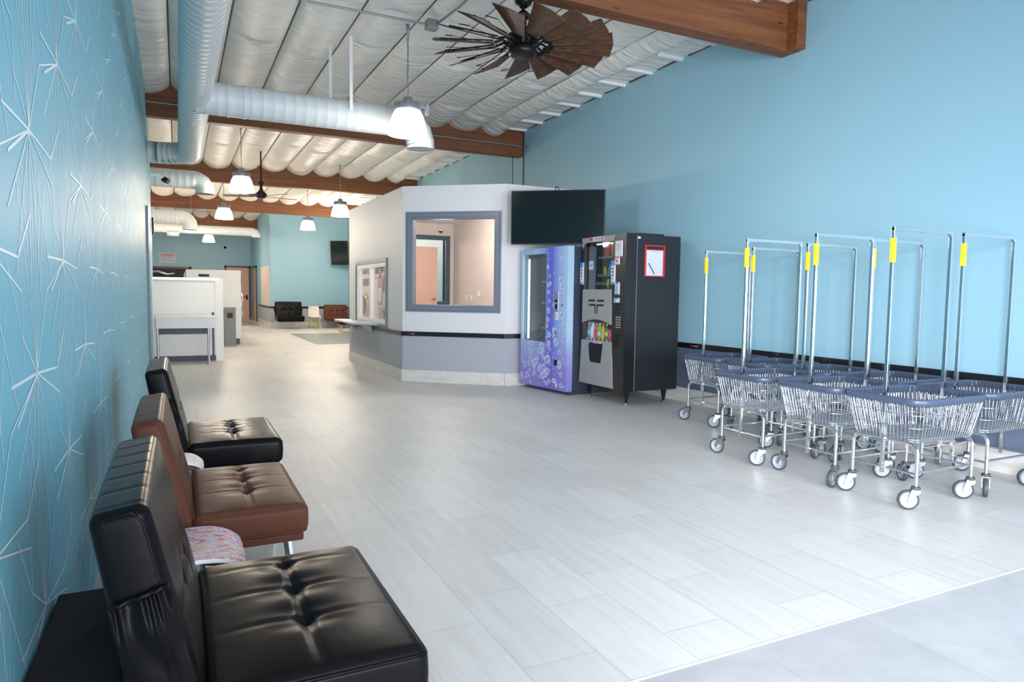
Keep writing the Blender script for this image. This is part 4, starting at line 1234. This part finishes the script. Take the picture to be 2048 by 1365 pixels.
    # casters
    for sx in (-1, 1):
        for sy in (-1, 1):
            e_ = MB()
            e_.tube([(0, 0, 0.135), (0, 0, 0.165)], 0.012, 10, 1)
            e_.lathe([(0.001, 0.150), (0.026, 0.150), (0.028, 0.140), (0.028, 0.132), (0.001, 0.132)], 18, 2)
            for s2 in (-1, 1):
                e_.prism([(-0.022, 0.134), (0.026, 0.134), (0.034, 0.115), (0.048, 0.062), (0.034, 0.052), (0.012, 0.088), (-0.022, 0.112)], s2 * 0.021 - 0.0015, s2 * 0.021 + 0.0015, 'y', 0)
            e_.box(-0.022, 0.026, -0.0225, 0.0225, 0.128, 0.133, 0)
            c_ = e_.build('caster', [M['steel'], M['chrome'], M['rubber']], t, loc=(sx * lx, sy * ly, 0), rot=(0, 0, random.uniform(0, 6.28)))
            w_ = MB(); R_ = 0.063
            w_.lathe([(R_ - 0.014, -0.014), (R_ - 0.003, -0.0135), (R_, -0.007), (R_, 0.007), (R_ - 0.003, 0.0135), (R_ - 0.014, 0.014)], 28, 0)
            w_.lathe([(0.001, -0.013), (0.012, -0.014), (0.016, -0.008), (0.034, -0.007), (0.036, -0.011), (R_ - 0.013, -0.012)], 28, 1)
            w_.lathe([(0.001, 0.013), (0.012, 0.014), (0.016, 0.008), (0.034, 0.007), (0.036, 0.011), (R_ - 0.013, 0.012)], 28, 1)
            w_.build('wheel', [M['rubber'], M['hub']], c_, loc=(0.040, 0, R_), rot=(pi / 2, 0, 0))
    return t
CART = [
    ((4.43, 2.89), 0, 'laundry cart closest to the camera, front row end, its rack overlapping nothing nearer', [140, 140, 140, 60]),
    ((4.42, 3.47), 0, 'laundry cart second in the front row, directly behind the closest one', [195, 100, 145, 60]),
    ((4.385, 4.10), 0, 'laundry cart third in the front row, one before the last by the black machine', [132, 108, 20, 140]),
    ((5.16, 5.43), 0, 'laundry cart standing by itself nearest the black vending machine', [140, 115, 30, 100]),
    ((5.19, 2.90), 0, 'laundry cart in the wall row cut off by the picture edge', [212, 140, 150, 140]),
    ((5.175, 3.57), 0, 'laundry cart in the wall row directly behind the cut-off one', [140, 212, 20, 140]),
    ((5.14, 4.16), 0, 'laundry cart third in the wall row, counted from the cut-off one', [120, 212, 140, 170]),
    ((5.165, 4.80), 0, 'laundry cart fourth in the wall row, just before the one by the machine', [200, 60, 180, 120]),
]
CART[0] = (CART[0][0], 0, 'laundry cart closest to the camera, whole basket seen at the front row end', CART[0][3])
c0 = make_cart((CART[0][0][0], CART[0][0][1], 0), CART[0][2])
carts = [c0]
for (xy, rz, lb, sw) in CART[1:]:
    c = copy_tree(c0); c.location = (xy[0], xy[1], 0); c.rotation_euler = (0, 0, radians(rz)); c['label'] = lb
    carts.append(c)
for c, spec in zip(carts, CART):
    cs = [k for k in kids(c) if k.name.startswith('caster')]
    for k, a in zip(cs, spec[3]): k.rotation_euler = (0, 0, radians(a))

# ------------------------------------------------------------------ ducts
def duct_path(pts, r, ring=0.06, amp=0.0014):
    """fine resample of a path with small seams"""
    P_ = [Vector(p) for p in pts]; out = []; rs = []
    for i in range(len(P_) - 1):
        d = (P_[i + 1] - P_[i]).length; n_ = max(1, int(d / 0.11))
        if d < 0.1:
            out.append(P_[i]); rs.append(r); continue
        for q in range(n_):
            for f_, rr_ in ((0.0, r), (0.86, r), (0.89, r + amp), (0.97, r + amp)):
                out.append(P_[i].lerp(P_[i + 1], (q + f_) / n_)); rs.append(rr_)
    out.append(P_[-1]); rs.append(r)
    return out, rs
DZc = 3.34
t = empty('air_duct', (0.2, 8.0, DZc), 0, 'big white round duct running down the hall with a branch above the first lamp', 'duct')
L_ = lambda p: (p[0] - 0.2, p[1] - 8.0, p[2] - DZc)
path = [(0.2, -1.8, DZc), (0.2, 11.15, DZc)] + [(0.2 - 0.42 + 0.42 * cos(a), 11.15 + 0.42 * sin(a), DZc) for a in [pi / 2 * i / 6 for i in range(1, 7)]] + [(LX - 0.0, 11.57, DZc)]
p_, r_ = duct_path(path, 0.158)
b = MB(); b.tube([L_(q) for q in p_], r_, 36); b.build('trunk', M['duct'], t)
path = [(0.2, 7.95, DZc - 0.02), (2.42, 7.95, DZc - 0.02)] + [(2.42 + 0.22 * sin(a), 7.95, DZc - 0.02 - 0.22 + 0.22 * cos(a)) for a in (radians(30), radians(60), radians(90))] + [(2.64, 7.95, 3.03)]
p_, r_ = duct_path(path, 0.166, 0.09, 0.001)
b = MB(); b.tube([L_(q) for q in p_], r_, 36, caps=False)
b.tube([L_((0.50, 7.95, DZc - 0.02)), L_((0.53, 7.95, DZc - 0.02))], 0.172, 36); b.tube([L_((0.66, 7.95, DZc - 0.02)), L_((0.69, 7.95, DZc - 0.02))], 0.172, 36)
br_ = b.build('branch', M['duct'], t)
b = MB(); b.tube([L_((2.64, 7.95, 3.032)), L_((2.64, 7.95, 3.05))], 0.163, 36); b.build('outlet', M['lamp_metal'], br_)
b = MB(); b.box(1.775 - 0.2 - 0.017, 1.775 - 0.2 + 0.017, -0.235, -0.231, 0.0, 0.80); b.build('hanger_strap', M['white'], t)
b = MB(); b.box(1.62 - 0.2 - 0.017, 1.62 - 0.2 + 0.017, 0.125, 0.129, 0.0, 0.80, 0, T((0, 0, 0))); b.build('hanger_strap', M['duct'], t)
def side_duct(y, z, r, x0, x1, drop, label, left=0.0):
    t = empty('air_duct', (x0, y, z), 0, label, 'duct')
    R_ = r * 1.15
    pts = [(0, 0, 0), (x1 - x0 - R_, 0, 0)] + [(x1 - x0 - R_ + R_ * sin(a), 0, -R_ + R_ * cos(a)) for a in [pi / 2 * i / 4 for i in range(1, 5)]] + [(x1 - x0, 0, -R_ - drop)]
    p_, r_ = duct_path(pts, r, 0.12, 0.001)
    b = MB(); b.tube(p_, r_, 28, caps=False); b.build('pipe', M['duct'], t)
    b = MB(); b.tube([(x1 - x0, 0, -R_ - drop), (x1 - x0, 0, -R_ - drop + 0.02)], r * 0.97, 28); b.build('outlet', M['dark_in'], t)
    b = MB(); b.box((x1 - x0) * 0.25, (x1 - x0) * 0.25 + 0.03, -0.002, 0.002, r - 0.01, CZ - 0.1 - z); b.build('hanger_strap', M['white'], t)
    return t
side_duct(13.4, 3.24, 0.158, -3.0, 0.47, 0.05, 'round white duct elbow hanging past the end of the wallpapered wall')
side_duct(20.6, 3.24, 0.19, -4.0, 0.34, 0.1, 'round duct elbow ending behind the fourth pendant lamp in the laundry')
t = side_duct(24.9, 3.28, 0.145, -4.0, 2.45, 0.02, 'long thin duct crossing the far end below the last beam')
b = MB(); b.lathe([(0.2, 0), (0.17, -0.12), (0.001, -0.12)], 24, mx=T((4.0 - 0.1, 0, -0.13))); b.build('outlet_collar', M['duct'], t)

# ------------------------------------------------------------------ pendant lamps
LAMPS = [((2.28, 7.30, 3.03), 'largest glowing pendant lamp, hanging by the end of the branch duct'),
         ((1.05, 13.06, 3.05), 'glowing pendant lamp in front of the third beam, beside the small fan'),
         ((1.06, 18.3, 3.05), 'glowing pendant lamp hanging before the fourth beam, second in the aisle line'),
         ((0.41, 23.2, 3.05), 'glowing pendant lamp in front of the round duct elbow in the laundry'),
         ((1.06, 27.6, 3.05), 'glowing pendant lamp lowest against the far blue wall'),
         ((3.37, 20.2, 3.05), 'glowing pendant lamp in front of the far lounge wall'),
         ((3.42, 16.1, 3.05), 'glowing pendant lamp peeking past the kiosk corner')]
def lamp_parts(t):
    b = MB()
    pr = [(0.215, 0.0), (0.213, 0.012), (0.205, 0.06), (0.19, 0.13), (0.168, 0.20), (0.145, 0.245), (0.125, 0.262)]
    b.lathe(pr + [(0.118, 0.255), (0.138, 0.238), (0.160, 0.195), (0.183, 0.127), (0.198, 0.058), (0.206, 0.0), (0.215, 0.0)], 40)
    b.lathe([(0.001, 0.085), (0.19, 0.085)], 40)
    b.build('shade', M['lamp_glow'], t)
    b = MB(); b.lathe([(0.001, 0.258), (0.13, 0.258), (0.135, 0.27), (0.125, 0.335), (0.06, 0.345), (0.045, 0.40), (0.001, 0.402)], 28)
    for k in range(28):
        a = 2 * pi * k / 28
        b.box(0.125, 0.148, -0.002, 0.002, 0.262, 0.335, 0, Rz(a))
    b.build('housing', M['lamp_metal'], t)
    b = MB(); b.tube([(0, 0, 0.395), (0.006, 0, 0.46), (-0.004, 0, 0.6), (0, 0, 1.16)], 0.005, 6)
    z = 0.62
    while z < 1.06:
        b.tube([(0.008 * cos(a), 0.002, z + 0.018 * sin(a)) for a in [2 * pi * i / 10 for i in range(10)]], 0.0025, 4, closed=True, mx=Rz(z * 40))
        z += 0.028
    b.lathe([(0.001, 1.06), (0.016, 1.07), (0.018, 1.16), (0.001, 1.18)], 10)
    b.build('chain', M['conduit'], t)
def sensor(t):
    b = MB(); b.tube([(0.02, 0, 0.355), (0.2, -0.03, 0.30)], 0.006, 6); b.box(0.19, 0.225, -0.05, -0.01, 0.23, 0.34); b.build('sensor_arm', M['lamp_metal'], t)
l0 = empty('pendant_lamp', LAMPS[0][0], 0, LAMPS[0][1], 'pendant lamp', 'glowing pendant lamps')
lamp_parts(l0)
for i, (p, lb) in enumerate(LAMPS):
    if i:
        o = copy_tree(l0); o.location = p; o['label'] = lb
    else: o = l0
    o.rotation_euler = (0, 0, 0.3 * i)
    if i == 0:
        pass
for o in list(bpy.data.objects):
    if o.name.startswith('pendant_lamp') and (o.location - Vector(LAMPS[0][0])).length < 0.1: sensor(o)
# the light of the lamps (also those of the rows outside the picture)
for p in [q[0] for q in LAMPS] + [(-2.5, 18.0, 3.05), (-2.5, 24.0, 3.05), (4.6, 22.5, 3.05)]:
    d = bpy.data.lights.new('lamp_light', 'POINT'); d.energy = 46; d.color = (1.0, 0.87, 0.70); d.shadow_soft_size = 0.16; d.specular_factor = 0.0
    if p[1] > 18: d.energy = 84; d.color = (1.0, 0.82, 0.66)
    if p[1] < 10: d.color = (1.0, 0.93, 0.84); d.energy = 30
    o = bpy.data.objects.new('lamp_light', d); o.location = (p[0], p[1], p[2] - 0.08); col.objects.link(o)

# ------------------------------------------------------------------ ceiling fans
fan = empty('ceiling_fan', (2.66, 5.30, 3.40), 0, 'large windmill ceiling fan with rustic brown wooden blades', 'ceiling fan')
b = MB()
b.lathe([(0.001, -0.075), (0.09, -0.075), (0.118, -0.06), (0.125, -0.03), (0.115, -0.005), (0.10, 0.0), (0.09, 0.03), (0.13, 0.06), (0.13, 0.10), (0.06, 0.15), (0.03, 0.18), (0.03, 0.22), (0.001, 0.22)], 36)
b.build('hub', M['iron'], fan)
b = MB(); b.tube([(0, 0, 0.2), (0, 0, 0.395)], 0.016, 12); b.lathe([(0.001, 0.23), (0.05, 0.24), (0.06, 0.27), (0.03, 0.30), (0.001, 0.30)], 20)
b.lathe([(0.03, 0.33), (0.07, 0.36), (0.075, 0.40), (0.001, 0.40)], 20); b.build('downrod', M['iron'], fan)
NB = 15
blade_proto = None
for k in range(NB):
    a = 2 * pi * k / NB + radians(18.9)
    if blade_proto is None:
        # blade trapezoid pitched about its own axis; local x = radial
        b = MB(); pm = T((0, 0, 0.02)) @ Rx(radians(-24))
        r0, r1 = 0.26, 0.76
        vs = [(r0, -0.055, -0.004), (r1 - 0.02, -0.135, -0.004), (r1, 0.0, -0.004), (r1 - 0.02, 0.135, -0.004), (r0, 0.055, -0.004)]
        b.prism([(v[0], v[1]) for v in vs], -0.004, 0.004, 'z', 0, pm)
        blade_proto = b.build('blade', M['fan_wood'], fan)
        b = MB()
        b.tube([(0.10, 0, 0.02), (0.17, 0, 0.055), (0.24, 0, 0.03)], 0.011, 8)
        b.box(0.22, 0.31, -0.055, 0.055, 0.005, 0.010, 0, pm)
        b.box(0.62, 0.64, -0.10, 0.10, 0.005, 0.012, 0, pm)
        b.tube([(0.25, 0, 0.045), (0.70, 0, 0.032)], 0.006, 6)
        arm_p = b.build('blade_arm', M['iron'], blade_proto)
        # stay wire towards the next blade tip
        blade_proto.rotation_euler = (0, 0, a)
    else:
        c = blade_proto.copy(); col.objects.link(c); c.parent = fan; c.rotation_euler = (0, 0, a)
        c2 = arm_p.copy(); col.objects.link(c2); c2.parent = c
b = MB()
for k in range(NB):
    a = 2 * pi * k / NB + radians(18.9); a2 = a + 2 * pi / NB * 0.62
    b.tube([(0.12 * cos(a2), 0.12 * sin(a2), -0.01), (0.63 * cos(a2), 0.63 * sin(a2), 0.0)], 0.0025, 4)
    b.tube([(0.63 * cos(a2), 0.63 * sin(a2), 0.0), (0.66 * cos(a + 0.12), 0.66 * sin(a + 0.12), 0.03)], 0.004, 4)
b.build('stay_rods', M['iron'], fan)

fan2 = empty('ceiling_fan', (1.61, 15.3, 3.33), 0, 'small dark five-blade ceiling fan before the fourth beam', 'ceiling fan')
b = MB(); b.lathe([(0.001, -0.09), (0.08, -0.085), (0.12, -0.05), (0.11, 0.0), (0.06, 0.05), (0.03, 0.10), (0.03, 0.17), (0.06, 0.21), (0.05, 0.25), (0.015, 0.27), (0.015, 0.88), (0.001, 0.88)], 24); b.build('hub', M['iron'], fan2)
for k in range(5):
    b = MB(); pm = Rz(2 * pi * k / 5 + 0.25) @ T((0, 0, -0.05)) @ Rx(radians(10)); b.prism([(0.1, -0.02), (0.2, -0.05), (0.75, -0.065), (0.78, 0.0), (0.75, 0.065), (0.2, 0.05), (0.1, 0.02)], -0.004, 0.004, 'z', 0, pm)
    b.build('blade', M['fan_dark'], fan2)

# ------------------------------------------------------------------ conduits on ceiling and beams
t = empty('conduit', (2.45, 7.0, 4.12), 0, 'grey conduit and junction box on the ceiling beside the windmill fan', 'conduit')
b = MB(); b.tube([(-1.8, 0, 0), (-0.06, 0, 0)], 0.012, 8); b.tube([(0.03, -0.03, 0), (0.10, -0.5, 0.02), (0.12, -1.75, 0.0)], 0.012, 8); b.build('pipe', M['conduit'], t)
b = MB(); b.box(-0.07, 0.05, -0.06, 0.05, -0.05, 0.045); b.build('junction_box', M['conduit'], t, bevel=0.006)
b = MB(); b.tube([(LX, 11.225, 3.985), (WX - 0.12, 11.225, 3.985), (WX - 0.05, 11.225, 3.97), (WX - 0.03, 11.0, 3.95)], 0.012, 8); tag(b.build('conduit', M['conduit']), 'thin grey conduit strapped along the face of the second beam', 'conduit')
b = MB(); b.tube([(WX - 0.015, 11.2, 4.26), (WX - 0.012, 11.2, 2.9), (WX - 0.012, 11.2, 2.2)], 0.008, 8); tag(b.build('cable', M['iron']), 'black cable running down the blue wall beside the second beam', 'cable')
b = MB(); b.tube([(WX - 0.20, 11.26, 3.80), (WX - 0.19, 11.26, 3.1), (WX - 0.2, 11.26, 2.3)], 0.006, 8); tag(b.build('cable', M['iron']), 'thinner cable dropping from under the second beam', 'cable')

# ------------------------------------------------------------------ laundry area
t = empty('folding_table', (0.1, 13.25, 0), 0, 'white folding table with steel legs past the wallpapered wall', 'table')
b = MB(); b.box(-0.46, 0.53, -0.12, 0.45, 0.815, 0.85); b.build('tabletop', M['white_lam'], t, bevel=0.006)
b = MB(); b.box(-0.44, 0.50, -0.09, 0.42, 0.64, 0.815); b.build('apron', M['white_lam'], t)
for xx in (-0.42, 0.38):
    b = MB(); b.tube([(xx, -0.05, 0.02), (xx, -0.05, 0.64)], 0.02, 14); b.lathe([(0.001, 0), (0.045, 0), (0.045, 0.012), (0.02, 0.022)], 16, mx=T((xx, -0.05, 0))); b.build('leg', M['steel'], t)
t = empty('laundry_bulkhead', (0.2, 14.9, 0), 0, 'white laminate bulkhead behind the folding table', 'bulkhead')
b = MB(); b.box(-0.75, 0.55, -1.1, 1.1, 0.10, 1.53); b.build('body', M['white_lam'], t, bevel=0.008)
b = MB(); b.box(-0.72, 0.50, -1.06, 1.06, 0.0, 0.10); b.box(-0.55, 0.28, -1.103, -1.10, 0.50, 0.61); b.build('kick_plate', M['dark_frame'], t)
b = MB(); b.box(0.36, 0.40, -1.108, -1.10, 0.0, 0.9); b.box(0.42, 0.56, -1.115, -1.10, 0.0, 1.53, 1); b.build('end_trim', [M['dark_frame'], M['white_lam']], t)
b = MB(); b.box(-0.75, 0.5, -1.12, -1.09, 1.49, 1.53); b.build('top_rail', M['steel'], t)
def washer(y, label):
    t = empty('laundry_machine', (0.8, y, 0), 0, label, 'washing machine', 'row of white laundry machines')
    b = MB(); b.box(-0.62, 0.58, 0, 1.16, 0.14, 1.78); b.build('body', M['white_lam'], t, bevel=0.01)
    b = MB(); b.box(-0.58, 0.54, 0.02, 1.14, 0.0, 0.14); b.build('plinth', M['dark_frame'], t)
    b = MB(); b.lathe([(0.001, 0.0), (0.30, 0.0), (0.33, 0.02), (0.30, 0.06), (0.27, 0.07)], 32, 0, T((0.58, 0.58, 0.95)) @ Ry(pi / 2)); b.lathe([(0.001, 0.04), (0.27, 0.06)], 32, 1, T((0.58, 0.58, 0.95)) @ Ry(pi / 2))
    b.build('door', [M['steel'], M['screen']], t)
    b = MB(); b.box(0.58, 0.60, 0.12, 1.04, 1.48, 1.66); b.build('control_panel', M['dark_frame'], t)
    return t
w0 = washer(17.75, 'white laundry machine at the head of the row beside the grey bin')
b = MB(); b.box(-0.35, -0.12, -0.004, 0.0, 1.62, 1.68); b.build('vent_slot', M['iron'], w0)
for i, lb in enumerate(('second white laundry machine in the row, round door facing the aisle', 'third white laundry machine in the row toward the far doors', 'fourth white laundry machine in the row toward the far doors', 'last white laundry machine of the row by the far wall')):
    c = copy_tree(w0); c.location = (0.8, 17.75 + 1.18 * (i + 1), 0); c['label'] = lb
b = MB(); b.box(-0.125, 0.125, -0.16, 0.16, 0.0, 0.84); b.box(-0.135, 0.135, -0.17, 0.17, 0.84, 0.90); b.box(-0.06, 0.06, -0.172, -0.168, 0.66, 0.78, 1)
o = b.build('trash_bin', [M['bin'], M['iron']], bevel=0.008); o.location = (1.09, 17.4, 0); tag(o, 'tall grey trash bin in front of the white laundry machines', 'trash bin')
t = empty('dryer', (-0.5, 17.9, 0), 0, 'dark topped dryer seen over the white bulkhead', 'dryer')
b = MB(); b.box(-0.6, 0.62, 0, 1.2, 0, 1.60); b.build('body', M['vend_grey'], t)
b = MB(); b.box(-0.6, 0.62, 0.02, 1.2, 1.60, 1.80); b.build('vent_housing', M['dark_in'], t)
b = MB(); b.tube([(-0.3, 0.1, 1.7), (0.1, -0.02, 1.72), (0.3, 0.0, 1.66), (0.6, 0.1, 1.72)], 0.03, 10); b.build('hose', M['galv'], t)

# doors of the far wall
def far_door(name, x0, x1, zt, leaf):
    b = MB()
    for (a0, a1, c0, c1) in ((x0, x0 + 0.08, 0, zt), (x1 - 0.08, x1, 0, zt), (x0, x1, zt - 0.08, zt)):
        b.box(a0, a1, FY - 0.05, FY, c0, c1)
    d = struct(b.build(name, M['dark_frame']))
    b = MB(); b.box(x0 + 0.08, x1 - 0.08, FY - 0.03, FY - 0.001, 0, zt - 0.08); b.build('leaf', leaf, d)
    return d
d = far_door('door_1', 1.86, 2.93, 2.36, M['pink_door'])
b = MB(); b.tube([(2.76, FY - 0.03, 1.0), (2.76, FY - 0.09, 1.0), (2.64, FY - 0.09, 1.0)], 0.015, 8); b.box(2.72, 2.80, FY - 0.04, FY - 0.03, 0.88, 1.08); b.build('door_handle', M['iron'], d)
far_door('door_2', -2.2, 0.55, 2.26, M['dark_in'])
b = MB(); b.box(JX - 0.04, JX, 30.0, 30.12, 0, 2.32); b.box(JX - 0.04, JX, 31.2, 31.32, 0, 2.32); b.box(JX - 0.04, JX, 30.0, 31.32, 2.24, 2.32)
d = struct(b.build('door_3', M['dark_frame'])); b = MB(); b.box(JX - 0.02, JX - 0.001, 30.12, 31.2, 0, 2.24); b.build('leaf', M['pink_door'], d)
# notice board
b = MB(); b.box(-0.31, 0.31, -0.012, 0, -0.21, 0.21, 0); b.box(-0.26, 0.26, -0.014, -0.012, 0.10, 0.15, 1)
for i in range(5): b.box(-0.24, 0.24 - 0.05 * (i % 3), -0.014, -0.012, 0.06 - i * 0.05, 0.075 - i * 0.05, 1 if i < 1 else 2)
o = b.build('wall_sign', [M['paper'], M['red_bag'], M['trim_grey']]); o.location = (-0.36, FY - 0.002, 2.62); tag(o, 'white notice with red heading high on the far blue wall', 'sign')
t = empty('security_camera', (1.9, FY - 0.02, 3.15), 0, 'tiny dark dome camera on the far blue wall', 'security camera')
b = MB(); b.lathe([(0.001, 0.04), (0.04, 0.03), (0.055, 0.0)], 16, mx=Rx(pi / 2)); b.build('dome', M['iron'], t)
b = MB(); b.lathe([(0.06, 0.0), (0.06, -0.015)], 16, mx=Rx(pi / 2)); b.build('base', M['white'], t)
t = empty('security_camera', (-0.12, 12.2, 3.05), 0, 'round white camera with a black lens at the end of the wallpapered wall', 'security camera')
b = MB(); b.tube([(-0.24, 0, 0.05), (-0.1, 0, 0.05), (-0.04, -0.02, 0.0)], 0.03, 12); b.build('mount', M['white'], t)
b = MB(); b.tube([(-0.05, 0, 0.0), (0.02, -0.04, -0.04)], 0.045, 14); b.build('lens', M['iron'], t)
b = MB(); b.box(-0.045, 0.045, -0.008, 0, -0.06, 0.06); o = b.build('wall_plate', M['switch'], bevel=0.003); o.location = (4.66, JY - 0.001, 0.36); tag(o, 'white outlet plate beside the far brown futon', 'wall plate')
b = MB(); b.box(0, 0.03, -0.05, 0.05, -0.13, 0.13); o = b.build('wall_speaker', M['iron']); o.location = (LX + 0.012, 12.36, 2.32); tag(o, 'small black box at the steel-guarded end of the wallpapered wall', 'speaker')
